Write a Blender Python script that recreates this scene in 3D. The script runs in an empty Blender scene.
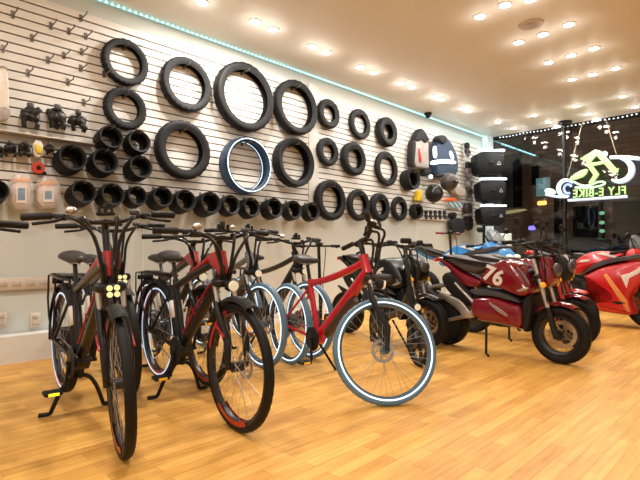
import bpy, math, random
from mathutils import Vector as V, Matrix as M
random.seed(7)
PI = math.pi
R_ = math.radians
C = bpy.context.scene.collection

# ------------------------------------------------------------------ camera geometry (measured from the photograph)
FPX, XC, HC = 479.0, 5.04, 1.0
PITCH = R_(1.136)
FW = V((-math.sqrt(.5), math.sqrt(.5), 0)); RT = V((math.sqrt(.5), math.sqrt(.5), 0)); UP = V((0, 0, 1))
FP = FW * math.cos(PITCH) + UP * math.sin(PITCH); UC = UP * math.cos(PITCH) - FW * math.sin(PITCH)
CAM = V((XC, 0, HC))
def ray(px, py): return FP + RT * ((px - 320) / FPX) + UC * ((240 - py) / FPX)
def onX(px, py, X): d = ray(px, py); return CAM + d * ((X - XC) / d.x)
def onY(px, py, Y): d = ray(px, py); return CAM + d * (Y / d.y)
def onZ(px, py, Z): d = ray(px, py); return CAM + d * ((Z - HC) / d.z)
def at(px, py, dep): d = ray(px, py); return CAM + d * dep
def depth(p): return (p - CAM).dot(FW)

# ------------------------------------------------------------------ materials
MATS = {}
def mat(name, col, rough=.5, metal=0., emit=None, es=0., noise=0., nscale=40., bump=0., coat=0., alpha=1., trans=0.):
    if name in MATS: return MATS[name]
    m = bpy.data.materials.new(name); m.use_nodes = True
    nt = m.node_tree; b = nt.nodes['Principled BSDF']
    b.inputs['Base Color'].default_value = (*col, 1); b.inputs['Roughness'].default_value = rough
    b.inputs['Metallic'].default_value = metal
    if coat: b.inputs['Coat Weight'].default_value = coat; b.inputs['Coat Roughness'].default_value = .08
    if emit: b.inputs['Emission Color'].default_value = (*emit, 1); b.inputs['Emission Strength'].default_value = es
    if trans: b.inputs['Transmission Weight'].default_value = trans
    if alpha < 1: b.inputs['Alpha'].default_value = alpha
    if noise or bump:
        tc = nt.nodes.new('ShaderNodeTexCoord'); n = nt.nodes.new('ShaderNodeTexNoise'); n.inputs['Scale'].default_value = nscale
        n.inputs['Detail'].default_value = 3
        nt.links.new(tc.outputs['Object'], n.inputs['Vector'])
        if noise:
            r = nt.nodes.new('ShaderNodeMix'); r.data_type = 'RGBA'
            r.inputs[6].default_value = (*[c * (1 - noise) for c in col], 1); r.inputs[7].default_value = (*[min(1, c * (1 + noise)) for c in col], 1)
            nt.links.new(n.outputs['Fac'], r.inputs[0]); nt.links.new(r.outputs[2], b.inputs['Base Color'])
        if bump:
            bp = nt.nodes.new('ShaderNodeBump'); bp.inputs['Strength'].default_value = bump; bp.inputs['Distance'].default_value = .002
            nt.links.new(n.outputs['Fac'], bp.inputs['Height']); nt.links.new(bp.outputs['Normal'], b.inputs['Normal'])
    if max(col) < .03 and rough > .3: b.inputs['Specular IOR Level'].default_value = .28
    MATS[name] = m
    return m
RUB = mat('black_rubber', (.006, .0056, .0054), .6, noise=.35, nscale=60, bump=.3)
BLUEGLOWRUB = mat('blue_glow_rubber', (.085, .15, .20), .5, noise=.15, nscale=30, emit=(.25, .5, .7), es=.06)  # blue glow on the bike tires put into colour and emission
DARKBLUEGLOWRUB = mat('dark_blue_glow_rubber', (.008, .02, .045), .42, noise=.2, nscale=30, emit=(.1, .3, .6), es=.035)  # blue light on the black wall tire put into colour and emission
BLUERIM = mat('blue_haze_rim', (.06, .11, .15), .4, noise=.1)  # blue haze over the rims put into their colour
BLK = mat('black_paint', (.008, .0075, .0075), .35, noise=.2, coat=.3)
BLKM = mat('matt_black_plastic', (.011, .0105, .010), .55, noise=.3)
GRYP = mat('dark_grey_plastic', (.055, .053, .055), .5, noise=.2)
RED = mat('glossy_red_paint', (.55, .012, .015), .28, noise=.08, nscale=6, coat=.5)
BIKERED = mat('bike_red_paint', (.43, .008, .012), .35, noise=.1, nscale=9, coat=.3)
CRIM = mat('crimson_paint', (.5, .006, .022), .28, noise=.08, nscale=8, coat=.4)
MAROON = mat('maroon_paint', (.19, .003, .014), .16, noise=.12, nscale=6, coat=.7)
BLUEP = mat('blue_paint', (.03, .22, .55), .3, noise=.1, nscale=6, coat=.4)
SILV = mat('silver_metal', (.62, .58, .54), .3, .85, noise=.12)
STEEL = mat('spoke_steel', (.45, .43, .41), .35, .7, noise=.1)
GREYM = mat('grey_alloy', (.22, .23, .25), .38, .6, noise=.12)
RIMB = mat('black_rim', (.03, .03, .032), .35, .3, noise=.1)
STRIPE = mat('glowing_reflective_stripe', (.75, .88, .95), .4, emit=(.66, .86, 1), es=1.15, noise=.05)  # light thrown back by the stripes is put in as emission
STRIPE2 = mat('glowing_reflective_stripe_dim', (.7, .8, .9), .4, emit=(.6, .78, 1), es=.75, noise=.05)  # same returned light as a weaker emission
SADDLE = mat('saddle_vinyl', (.03, .027, .025), .42, noise=.25, bump=.2)
SEATM = mat('taupe_seat_vinyl', (.075, .062, .055), .5, noise=.2, bump=.2)
WHITE = mat('white_decal', (.75, .7, .65), .5, noise=.05)
LENS = mat('lamp_lens', (.75, .72, .62), .15, emit=(1, .9, .6), es=.25, noise=.05)
LENSY = mat('yellow_led_lens', (.75, .75, .4), .2, emit=(.95, .95, .45), es=.55, noise=.05)
YREF = mat('glowing_yellow_reflector', (.9, .75, .02), .3, emit=(1, .8, .02), es=1.6, noise=.05)  # light caught by the pedal reflector put in as emission
AMBER = mat('amber_lens', (.85, .4, .02), .25, emit=(1, .5, .02), es=.25, noise=.05)
REDL = mat('red_lens', (.5, .01, .01), .25, emit=(1, .05, .02), es=.2, noise=.05)
GOLDS = mat('golden_spokes', (.55, .36, .14), .35, .7, noise=.1)
BRONZE = mat('brown_orange_paint', (.32, .12, .03), .4, noise=.1)
CLEARP = mat('clear_plastic', (.9, .87, .84), .2, alpha=.3, noise=.1, nscale=30)

# ------------------------------------------------------------------ mesh builder
class MB:
    def __init__(s): s.v = []; s.f = []; s.T = None
    def add(s, vs, fs):
        o = len(s.v)
        T = s.T
        s.v += [tuple(T @ V(p)) if T else tuple(p) for p in vs]
        s.f += [tuple(i + o for i in f) for f in fs]
        return s
    def box(s, c, d, rot=None):
        hx, hy, hz = d[0] / 2, d[1] / 2, d[2] / 2
        vs = [V((x, y, z)) for x in (-hx, hx) for y in (-hy, hy) for z in (-hz, hz)]
        if rot: vs = [rot @ p for p in vs]
        c = V(c)
        return s.add([p + c for p in vs], [(0, 1, 3, 2), (4, 6, 7, 5), (0, 4, 5, 1), (2, 3, 7, 6), (0, 2, 6, 4), (1, 5, 7, 3)])
    def rbox(s, c, d, b=.01, rot=None):
        # box with chamfered edges (stacked rings along z)
        hx, hy, hz = d[0] / 2, d[1] / 2, d[2] / 2; b = min(b, hx * .9, hy * .9, hz * .9)
        def ring(ix, z):
            x, y = hx - ix, hy - ix
            return [V(p) for p in ((x - b, y, z), (x, y - b, z), (x, -y + b, z), (x - b, -y, z), (-x + b, -y, z), (-x, -y + b, z), (-x, y - b, z), (-x + b, y, z))]
        rs = [ring(b, -hz), ring(0, -hz + b), ring(0, hz - b), ring(b, hz)]
        vs = [p for r in rs for p in r]
        if rot: vs = [rot @ p for p in vs]
        fs = [tuple(range(8)), tuple(reversed(range(24, 32)))]
        for k in range(3):
            for i in range(8): fs.append((k * 8 + i, k * 8 + 8 + i, k * 8 + 8 + (i + 1) % 8, k * 8 + (i + 1) % 8))
        c = V(c)
        return s.add([p + c for p in vs], fs)
    def tube(s, pts, r, seg=8, caps=True, flat=1.):
        pts = [V(p) for p in pts]; n = len(pts)
        rs = r if isinstance(r, (list, tuple)) else [r] * n
        t0 = (pts[1] - pts[0]).normalized()
        ref = V((0, 0, 1)) if abs(t0.z) < .9 else V((1, 0, 0))
        a = t0.cross(ref).normalized()
        vs = []; fs = []
        for i, p in enumerate(pts):
            t = (pts[min(i + 1, n - 1)] - pts[max(i - 1, 0)]).normalized()
            a = (a - t * a.dot(t)).normalized(); b = t.cross(a)
            for k in range(seg):
                th = 2 * PI * k / seg
                vs.append(p + (a * math.cos(th) * flat + b * math.sin(th)) * rs[i])
        for i in range(n - 1):
            for k in range(seg): fs.append((i * seg + k, i * seg + (k + 1) % seg, (i + 1) * seg + (k + 1) % seg, (i + 1) * seg + k))
        if caps: fs += [tuple(reversed(range(seg))), tuple(range((n - 1) * seg, n * seg))]
        return s.add(vs, fs)
    def lathe(s, prof, c, axis='y', seg=48, closed=True, mod=None):
        # prof: (radius, offset along axis)
        vs = []; fs = []; n = len(prof); c = V(c)
        for i in range(seg):
            th = 2 * PI * i / seg
            for j, (r, o) in enumerate(prof):
                if mod: r = r + mod(i, j)
                a, b = r * math.cos(th), r * math.sin(th)
                p = {'x': V((o, a, b)), 'y': V((a, o, b)), 'z': V((a, b, o))}[axis]
                vs.append(c + p)
        m = n if closed else n - 1
        for i in range(seg):
            i2 = (i + 1) % seg
            for j in range(m): fs.append((i * n + j, i * n + (j + 1) % n, i2 * n + (j + 1) % n, i2 * n + j))
        return s.add(vs, fs)
    def disc(s, c, r, h, axis='y', seg=24):
        return s.lathe([(0.0005, -h / 2), (r * .96, -h / 2), (r, -h * .3), (r, h * .3), (r * .96, h / 2), (0.0005, h / 2)], c, axis, seg, closed=False)
    def ell(s, c, d, seg=16, rings=10, rot=None):
        vs = []; fs = []; c = V(c)
        for i in range(rings + 1):
            ph = PI * i / rings
            for k in range(seg):
                th = 2 * PI * k / seg
                p = V((d[0] * math.sin(ph) * math.cos(th), d[1] * math.sin(ph) * math.sin(th), d[2] * math.cos(ph)))
                vs.append(c + (rot @ p if rot else p))
        for i in range(rings):
            for k in range(seg): fs.append((i * seg + k, (i + 1) * seg + k, (i + 1) * seg + (k + 1) % seg, i * seg + (k + 1) % seg))
        return s.add(vs, fs)
    def loft(s, rings, caps=True):
        n = len(rings[0]); vs = [p for r in rings for p in r]; fs = []
        for i in range(len(rings) - 1):
            for k in range(n): fs.append((i * n + k, i * n + (k + 1) % n, (i + 1) * n + (k + 1) % n, (i + 1) * n + k))
        if caps: fs += [tuple(reversed(range(n))), tuple(range((len(rings) - 1) * n, len(rings) * n))]
        return s.add(vs, fs)
    def pillow(s, pts, n, t, inset=.86, round_=2):
        # planar outline swollen to thickness t along n (centred)
        pts = smooth_poly([V(p) for p in pts], round_); n = V(n).normalized()
        c = sum(pts, V((0, 0, 0))) / len(pts); rings = []; N_ = len(pts)
        ar = sum((((pts[i] - c).cross(pts[(i + 1) % N_] - c)).dot(n) for i in range(N_)), 0.)
        per = sum((pts[(i + 1) % N_] - pts[i]).length for i in range(N_)); mr = 1.6 * abs(ar) / max(per, 1e-6)
        nrm = [(n.cross(pts[(i + 1) % N_] - pts[i - 1])).normalized() * (1 if ar > 0 else -1) for i in range(N_)]
        for o, k in [(q, 1 - (1 - inset) * e) for q, e in ((-.5, 1), (-.48, .62), (-.42, .3), (-.32, .08), (-.2, 0), (.2, 0), (.32, .08), (.42, .3), (.48, .62), (.5, 1))]:
            rings.append([p + nr * (min((1 - k) * mr, .9 * mr)) + n * (o * t) for p, nr in zip(pts, nrm)])
        return s.loft(rings)
    def build(s, name, m, parent=None, smooth=True, angle=48):
        me = bpy.data.meshes.new(name); me.from_pydata(s.v, [], s.f); me.validate(); me.update()
        import bmesh
        bm = bmesh.new(); bm.from_mesh(me); bmesh.ops.recalc_face_normals(bm, faces=bm.faces); bm.to_mesh(me); bm.free()
        if smooth:
            for p in me.polygons: p.use_smooth = True
            try: me.set_sharp_from_angle(angle=R_(angle))
            except Exception: pass
        me.materials.append(m)
        o = bpy.data.objects.new(name, me); C.objects.link(o)
        if parent: o.parent = parent
        return o
def smooth_poly(pts, it=2):
    for _ in range(it):
        q = []
        for i in range(len(pts)):
            a, b = pts[i], pts[(i + 1) % len(pts)]
            q += [a * .75 + b * .25, a * .25 + b * .75]
        pts = q
    return pts
def smooth_path(pts, it=2):
    pts = [V(p) for p in pts]
    for _ in range(it):
        q = [pts[0]]
        for a, b in zip(pts, pts[1:]): q += [a * .75 + b * .25, a * .25 + b * .75]
        q.append(pts[-1]); pts = q
    return pts
def tag(o, label=None, cat=None, group=None, kind=None):
    if label: o['label'] = label
    if cat: o['category'] = cat
    if group: o['group'] = group
    if kind: o['kind'] = kind
    return o
def thing(name, label, cat, loc=(0, 0, 0), rz=0, group=None):
    o = bpy.data.objects.new(name, None); C.objects.link(o); o.location = loc; o.rotation_euler = (0, 0, rz); o.empty_display_size = .1
    return tag(o, label, cat, group)
def struct(o): o['kind'] = 'structure'; return o
def text_mesh(txt, size, ext, name, m, matrix, parent=None, bold=0.):
    cu = bpy.data.curves.new(name, 'FONT'); cu.body = txt; cu.size = size; cu.extrude = ext; cu.offset = bold
    cu.space_character = 1.0 if len(txt) < 3 else 1.12; cu.align_x = 'CENTER'; cu.align_y = 'CENTER'; cu.resolution_u = 3
    t = bpy.data.objects.new(name, cu); C.objects.link(t)
    bpy.context.view_layer.update()
    me = bpy.data.meshes.new_from_object(t.evaluated_get(bpy.context.evaluated_depsgraph_get()))
    bpy.data.objects.remove(t); bpy.data.curves.remove(cu)
    me.transform(matrix); me.materials.clear(); me.materials.append(m)
    o = bpy.data.objects.new(name, me); C.objects.link(o)
    if parent: o.parent = parent
    return o

# ------------------------------------------------------------------ room shell
YW, ZC, XR, YB = 10.53, 3.57, 11.5, -4.5
def floor_mat():
    m = bpy.data.materials.new('honey_wood_planks'); m.use_nodes = True; nt = m.node_tree; N = nt.nodes; L = nt.links; b = N['Principled BSDF']
    tc = N.new('ShaderNodeTexCoord'); sp = N.new('ShaderNodeSeparateXYZ'); cb = N.new('ShaderNodeCombineXYZ')
    L.new(tc.outputs['Object'], sp.inputs[0]); L.new(sp.outputs['Y'], cb.inputs['X']); L.new(sp.outputs['X'], cb.inputs['Y'])
    br = N.new('ShaderNodeTexBrick'); br.offset = .37; br.offset_frequency = 2; br.squash = 1
    br.inputs['Scale'].default_value = 1; br.inputs['Brick Width'].default_value = .52; br.inputs['Row Height'].default_value = .075
    br.inputs['Mortar Size'].default_value = .0012; br.inputs['Mortar Smooth'].default_value = .3; br.inputs['Bias'].default_value = -.1
    br.inputs['Color1'].default_value = (.97, .56, .145, 1); br.inputs['Color2'].default_value = (.74, .38, .08, 1); br.inputs['Mortar'].default_value = (.45, .22, .055, 1)
    L.new(cb.outputs[0], br.inputs['Vector'])
    mp = N.new('ShaderNodeMapping'); mp.inputs['Scale'].default_value = (2.2, 26, 1); L.new(cb.outputs[0], mp.inputs[0])
    n = N.new('ShaderNodeTexNoise'); n.inputs['Scale'].default_value = 1.4; n.inputs['Detail'].default_value = 5; L.new(mp.outputs[0], n.inputs['Vector'])
    n2 = N.new('ShaderNodeTexNoise'); n2.inputs['Scale'].default_value = 2.2; n2.inputs['Detail'].default_value = 4; L.new(cb.outputs[0], n2.inputs['Vector'])
    cr = N.new('ShaderNodeValToRGB'); cr.color_ramp.elements[0].position = .3; cr.color_ramp.elements[0].color = (.7, .62, .52, 1); cr.color_ramp.elements[1].position = .65; cr.color_ramp.elements[1].color = (1.0, 1.0, 1.0, 1)
    L.new(n.outputs['Fac'], cr.inputs[0])
    mx = N.new('ShaderNodeMix'); mx.data_type = 'RGBA'; mx.blend_type = 'MULTIPLY'; mx.inputs[0].default_value = .7
    L.new(br.outputs['Color'], mx.inputs[6]); L.new(cr.outputs[0], mx.inputs[7])
    cr2 = N.new('ShaderNodeValToRGB'); cr2.color_ramp.elements[0].position = .35; cr2.color_ramp.elements[0].color = (.8, .76, .7, 1); cr2.color_ramp.elements[1].position = .7; cr2.color_ramp.elements[1].color = (1, 1, 1, 1)
    L.new(n2.outputs['Fac'], cr2.inputs[0])
    mx2 = N.new('ShaderNodeMix'); mx2.data_type = 'RGBA'; mx2.blend_type = 'MULTIPLY'; mx2.inputs[0].default_value = .8
    L.new(mx.outputs[2], mx2.inputs[6]); L.new(cr2.outputs[0], mx2.inputs[7]); L.new(mx2.outputs[2], b.inputs['Base Color'])
    b.inputs['Roughness'].default_value = .42; b.inputs['Specular IOR Level'].default_value = .25
    return m
WALLM = mat('cream_wall_paint', (.61, .635, .60), .6, noise=.04, nscale=3)
SLATM = mat('slatwall_laminate', (.76, .74, .69), .5, noise=.05, nscale=4)
GROOVE = mat('slat_groove', (.09, .06, .045), .7, noise=.1)
CEILM = mat('ceiling_paint', (.80, .78, .72), .55, noise=.03, nscale=1.5)
TRIMW = mat('white_trim_paint', (.70, .7, .66), .5, noise=.03)
DARKF = mat('dark_window_frame', (.02, .018, .017), .45, noise=.1)
def slab(name, c, d, m): return struct(MB().box(c, d).build(name, m, smooth=False))
slab('floor', ((XR) / 2, (YW + YB) / 2, -.05), (XR + .4, YW - YB + .4, .1), floor_mat())
slab('ceiling', ((XR) / 2, (YW + YB) / 2, ZC + .05), (XR + .4, YW - YB + .4, .1), CEILM)
slab('wall_left', (-.12, (YW + YB) / 2, ZC / 2), (.2, YW - YB + .4, ZC), WALLM)
slab('wall_right', (XR + .1, (YW + YB) / 2, ZC / 2), (.2, YW - YB + .4, ZC), WALLM)
slab('wall_back', (XR / 2, YB - .1, ZC / 2), (XR, .2, ZC), WALLM)
slab('baseboard_left', (-.005, (YW + YB) / 2, .065), (.03, YW - YB, .13), TRIMW)
# slat wall panels
def slat_panel(i, y0, y1, z0, n, pitch):
    slab('wall_left_groove_backing' if i == 0 else 'wall_left_groove_backing.%03d' % i, (-.014, (y0 + y1) / 2, z0 + n * pitch / 2), (.012, y1 - y0, n * pitch), GROOVE)
    b = MB()
    for k in range(n): b.box((0.001, (y0 + y1) / 2, z0 + (k + .5) * pitch), (.018, y1 - y0, pitch - .015))
    struct(b.build('wall_left_slats' if i == 0 else 'wall_left_slats.%03d' % i, SLATM, smooth=False))
SP = .0835
slat_panel(0, -3.4, 4.79, 1.54, 22, SP)
slat_panel(1, 5.0, 10.2, 1.56, 21, SP)
slab('trim_1', (.0, 4.895, 2.48), (.03, .2, 1.9), TRIMW)
for i, y in enumerate((2.33, 7.6)):
    slab('trim_%d' % (2 + i), (-.018, y, .8), (.008, .02, 1.48), TRIMW)
# pale column in the corner
COLM = mat('led_lit_column', (.72, .8, .82), .5, noise=.04, emit=(.5, .85, 1), es=.25)  # cool LED light on the column put into tint and emission
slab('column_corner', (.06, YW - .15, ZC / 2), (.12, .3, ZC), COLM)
slab('baseboard_block', (.08, .82, .12), (.16, 1.7, .24), TRIMW)
# window wall
slab('trim_4', (XR / 2, YW + .06, ZC - .02), (XR, .14, .06), DARKF)
slab('trim_5', (XR / 2, YW + .06, .06), (XR, .14, .12), DARKF)
for i, x in enumerate((.0, 1.62, 4.2, 6.8, 9.4, XR)):
    slab('window_mullion' if not i else 'window_mullion.%03d' % i, (x, YW + .06, ZC / 2), (.045 if i else .1, .1, ZC - .1), DARKF)
def glass_mat():
    m = bpy.data.materials.new('window_glass'); m.use_nodes = True; nt = m.node_tree; N = nt.nodes; L = nt.links; N.remove(N['Principled BSDF'])
    tr = N.new('ShaderNodeBsdfTransparent'); tr.inputs[0].default_value = (.9, .95, .95, 1)
    gl = N.new('ShaderNodeBsdfGlossy'); gl.inputs['Roughness'].default_value = .015
    fr = N.new('ShaderNodeFresnel'); fr.inputs['IOR'].default_value = 1.5
    ml = N.new('ShaderNodeMath'); ml.operation = 'MULTIPLY'; ml.inputs[1].default_value = 1.7; L.new(fr.outputs[0], ml.inputs[0])
    mx = N.new('ShaderNodeMixShader'); L.new(ml.outputs[0], mx.inputs[0]); L.new(tr.outputs[0], mx.inputs[1]); L.new(gl.outputs[0], mx.inputs[2])
    L.new(mx.outputs[0], N['Material Output'].inputs['Surface']); return m
gb = MB().add([(0, YW + .06, .1), (XR, YW + .06, .1), (XR, YW + .06, ZC), (0, YW + .06, ZC)], [(0, 1, 2, 3)])
struct(gb.build('window_1', glass_mat(), smooth=False))

# ------------------------------------------------------------------ street outside
ASPH = mat('dark_asphalt', (.03, .03, .033), .6, noise=.3, nscale=8)
slab('sidewalk', (6, YW + 6.2, -.1), (40, 12, .1), ASPH)
def brick_mat():
    m = bpy.data.materials.new('dark_brick'); m.use_nodes = True; nt = m.node_tree; N = nt.nodes; L = nt.links; b = N['Principled BSDF']
    tc = N.new('ShaderNodeTexCoord'); sp = N.new('ShaderNodeSeparateXYZ'); cb = N.new('ShaderNodeCombineXYZ'); L.new(tc.outputs['Object'], sp.inputs[0]); L.new(sp.outputs['X'], cb.inputs['X']); L.new(sp.outputs['Z'], cb.inputs['Y'])
    br = N.new('ShaderNodeTexBrick'); br.inputs['Scale'].default_value = 1; br.inputs['Brick Width'].default_value = .45; br.inputs['Row Height'].default_value = .15
    br.inputs['Color1'].default_value = (.20, .115, .075, 1); br.inputs['Color2'].default_value = (.12, .07, .05, 1); br.inputs['Mortar'].default_value = (.09, .065, .05, 1); br.inputs['Mortar Size'].default_value = .015
    L.new(cb.outputs[0], br.inputs['Vector']); L.new(br.outputs['Color'], b.inputs['Base Color']); b.inputs['Roughness'].default_value = .8
    L.new(br.outputs['Color'], b.inputs['Emission Color']); b.inputs['Emission Strength'].default_value = .2  # emission makes the brick look lit
    return m
YF = YW + 6.5
def front(px, py, Y=YF - .1): return onY(px, py, Y)
bl = thing('brick_building', 'dark brick building across the street behind the window', 'building', (3, YF + 1, -.05))
def bpart(name, m, c, d):
    b = MB().box((c[0] - 3, c[1] - YF - 1, c[2] + .05), d); return b.build(name, m, bl, smooth=False)
bpart('facade', brick_mat(), (6, YF + .6, 5), (40, 1, 10.1))
DOORW = mat('dark_opening', (.008, .007, .007), .6, noise=.1)
for (a, b_, c_, d_) in ((500, 152, 522, 208), (553, 190, 566, 240), (528, 165, 537, 185), (572, 205, 596, 245), (612, 200, 640, 245)):
    p, q = front(a, d_), front(b_ if False else c_, b_)
    bpart('window', DOORW, ((p.x + q.x) / 2, YF + .06, (p.z + q.z) / 2), (abs(q.x - p.x), .1, abs(q.z - p.z)))
TEAL = mat('teal_lit_window', (.1, .2, .2), .5, emit=(.25, .5, .5), es=.35, noise=.2, nscale=3)
p, q = front(535, 196), front(548, 177)
bpart('lit_window', TEAL, ((p.x + q.x) / 2, YF + .05, (p.z + q.z) / 2), (abs(q.x - p.x), .1, abs(q.z - p.z)))
PIL = mat('brown_pillar', (.14, .07, .04), .7, noise=.3, nscale=3, emit=(.3, .15, .08), es=.05)  # slight emission makes the pillars look lit
for x0, x1 in ((523, 530), (567, 571)):
    p, q = front(x0, 245), front(x1, 150)
    bpart('pillar', PIL, ((p.x + q.x) / 2, YF, 2.5), (abs(q.x - p.x), .25, 5.2))
ORG = mat('orange_lamp', (.9, .45, .1), .4, emit=(1, .5, .12), es=2.0, noise=.1)
def lampblob(name, label, cat, px, py, w, h, Y, m, group=None):
    p = front(px, py, Y); s = depth(p) / FPX
    o = MB().rbox((0, 0, 0), (w * s, .08, h * s), .03).build(name, m); o.location = p; return tag(o, label, cat, group)
lampblob('shop_sign', 'small glowing orange sign on the building across the street', 'sign', 542, 203, 9, 4, YF - .2, ORG)
AWN = mat('pale_yellow_awning', (.7, .6, .3), .6, emit=(.9, .75, .35), es=.35, noise=.1)
p = front(509, 215); a = MB(); a.pillow([(-.55, 0, 0), (.55, 0, .12), (.5, 0, .2), (-.5, 0, .1)], (0, 1, 0), .3, .9, 1)
o = a.build('awning', AWN); o.location = front(510, 215, YF - .4); tag(o, 'pale yellow lit awning edge beside the black cases across the street', 'awning')
BLUL = mat('blue_lamp', (.1, .1, .9), .3, emit=(.2, .15, 1), es=2.2, noise=.05)
lampblob('blue_street_light', 'small vivid blue light outside above the red motorcycle tanks', 'light', 532, 228, 7, 4, YW + 2, BLUL)
GRN = mat('green_lamp', (.2, .5, .3), .4, emit=(.35, .9, .5), es=.5, noise=.1)
post = thing('light_post', 'slim street post carrying four dim green lamps outside the window', 'post', V((front(603, 240, YW + 3.9).x, YW + 3.9, -.05)))
MB().tube([(0, 0, 0), (0, 0, 2.6)], .05, 10).build('pole', DARKF, post)
for py in (213, 222.5, 231, 240):
    q = front(603, py, YW + 3.8); MB().ell((0, -.08, q.z + .05), (.07, .05, .05)).build('lamp', GRN, post)
# parked car beyond the glass (only its dark cabin shows)
car = thing('parked_car', 'dark navy parked car whose roof shows outside behind the red sport bike', 'car', (front(590, 240, YW + 2.6).x, YW + 2.6, -.05))
NAVY = mat('dark_navy_paint', (.012, .016, .04), .3, noise=.1, coat=.4)
b = MB(); b.pillow([(-2.1, 0, .3), (2.1, 0, .3), (2.15, 0, .75), (1.5, 0, .95), (.75, 0, 1.0), (-1.9, 0, 1.0), (-2.15, 0, .8)], (0, 1, 0), 1.7, .94); b.build('body', NAVY, car)
b = MB(); b.pillow([(-1.5, 0, .98), (1.0, 0, .98), (.45, 0, 1.35), (-.9, 0, 1.38)], (0, 1, 0), 1.4, .9); b.build('cabin', mat('car_glass', (.02, .025, .035), .15, noise=.1), car)
for x in (-1.3, 1.3):
    for y in (-.78, .78): MB().lathe([(.2, -.1), (.32, -.1), (.34, 0), (.32, .1), (.2, .1)], (x, y, .34)).disc((x, y, .34), .2, .12).build('wheel', RUB, car)

# ------------------------------------------------------------------ tires on the slat wall
def tire_profile(r, w, k, kb=None):
    ri = r * k; rb = r * (kb or k); t = (r - ri) * .3
    hw = w / 2
    return [(rb, -hw * .8), (rb + (r - rb) * .45, -hw * .98), (r - (r - ri) * .18, -hw), (r - (r - ri) * .05, -hw * .82), (r, -hw * .4), (r, hw * .4), (r - (r - ri) * .05, hw * .82),
            (r - (r - ri) * .18, hw), (ri + (r - ri) * .45, hw * .98), (ri, hw * .72), (ri + t * .6, hw * .62), (r - t, hw * .7), (r - t * .8, 0), (r - t, -hw * .7), (rb + (r - rb) * .2, -hw * .7)]
HOOKM = mat('grey_steel_hook', (.2, .18, .16), .4, .6, noise=.1)
def hook(Y, Z, ln, label, group, m=HOOKM):
    o = MB().tube([(-.008, 0, .03), (-.004, 0, 0), (ln, 0, 0), (ln + .012, 0, .02)], .006, 6).box((-.004, 0, .01), (.012, .03, .07)).build('wall_hook', m)
    o.location = (.014, Y, Z); tag(o, label, 'hook', group); return o
def wall_tire(px, py, h, w, k, label, group=None, tilt=0., m=RUB, stripe=None, hk=True, gap=.004, yaw=0., kb=None):
    Xf = gap + w + .01
    p = onX(px, py, Xf); r = h / 2 * depth(p) / FPX
    t = thing('tire', label, 'tire', (0, 0, 0), 0, group)
    seg = 72
    md = lambda i, j: (-.006 * min(1, r / .15) if (i % 3 == 0 and j in (3, 4, 5, 6)) else 0)
    b = MB().lathe(tire_profile(r, w, k, kb), (-w / 2, 0, 0), 'x', seg, True, md)
    b.build('tread_casing', m, t)
    # inner liner ring seen through the opening
    hw = w / 2
    if stripe:
        for rr, xx in ((r * .93, hw * 1.0), (r * .905, -hw * .98)):
            MB().lathe([(rr - .006, xx - hw), (rr + .005, xx - hw), (rr + .005, xx - hw + .004), (rr - .006, xx - hw + .004)], (0, 0, 0), 'x', 64).build('glowing_reflective_stripe', stripe, t)
        MB().lathe([(r * .872, -w + .02), (r * .86, -w + .02), (r * .86, -w + .035), (r * .872, -w + .035)], (0, 0, 0), 'x', 64).build('glowing_reflective_stripe', stripe, t)
    sh = max(0., math.sin(R_(tilt)) * r - gap + .004) if tilt < 5 else 0.
    p.x += sh; t.location = p; t.rotation_euler = (0, -R_(tilt), R_(yaw))
    if hk:
        hz = p.z + r * k - .005
        hook(p.y, hz, Xf + .03, 'thin peg hook inside the upper rim of a hanging tire', 'hooks carrying the wall tires')
    return t, p, r
big = [
 (124.5, 61.5, 46, .06, .70, 'black tire hung at the upper left end of the slat wall, above a similar one'),
 (124.5, 108, 42, .06, .64, 'chunky black tire hung directly below the upper leftmost tire'),
 (186, 84, 54, .07, .72, 'narrow black tire hanging third along the top row, wire tie at its rim'),
 (245, 96.5, 68, .085, .76, 'largest black bicycle tire on the wall, top row'),
 (296, 107, 54, .09, .74, 'wide black tire hung beside the largest wall tire and the white joint strip'),
 (183, 149.5, 58, .08, .68, 'big round black tire hung below the third top row tire'),
 (295, 162, 48, .11, .74, 'deep black tire hanging to the right of the blue glowing tire'),
 (329.5, 113.5, 29, .06, .56, 'small black tire hung just right of the white joint strip, upper one'),
 (360.5, 124, 30, .05, .62, 'thin small tire hung between two small ones in the upper right row'),
 (388.5, 131.5, 29, .09, .52, 'fat small black tire hung at the right end of the upper row'),
 (328.5, 151.5, 28, .055, .55, 'small black tire hung just right of the white joint strip, lower one'),
 (355, 158.5, 33, .08, .60, 'medium black tire with a wide opening in the middle right rows'),
 (387, 168.5, 34, .05, .66, 'oval looking black tire hung above the right end of the bottom row'),
 (332, 200, 40, .08, .66, 'large black tire in the bottom row beside the cup shaped tires'),
 (359.5, 205, 31, .06, .64, 'black tire second from the large one in the right bottom row'),
 (381, 207, 28, .07, .54, 'thick walled black tire in the right bottom row above the red bike handlebar'),
 (400, 208.5, 24, .05, .58, 'slim small tire last of the open tires in the bottom row'),
]
for (px, py, h, w, k, lab) in big: wall_tire(px + (2 if px < 300 else .5), py, h * 1.03, w * 1.45, k, lab, tilt=2)
wall_tire(250, 165, 57, .17, .83, 'tire with glowing white and blue reflective stripes hanging on the wall', m=DARKBLUEGLOWRUB, stripe=STRIPE)
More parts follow.
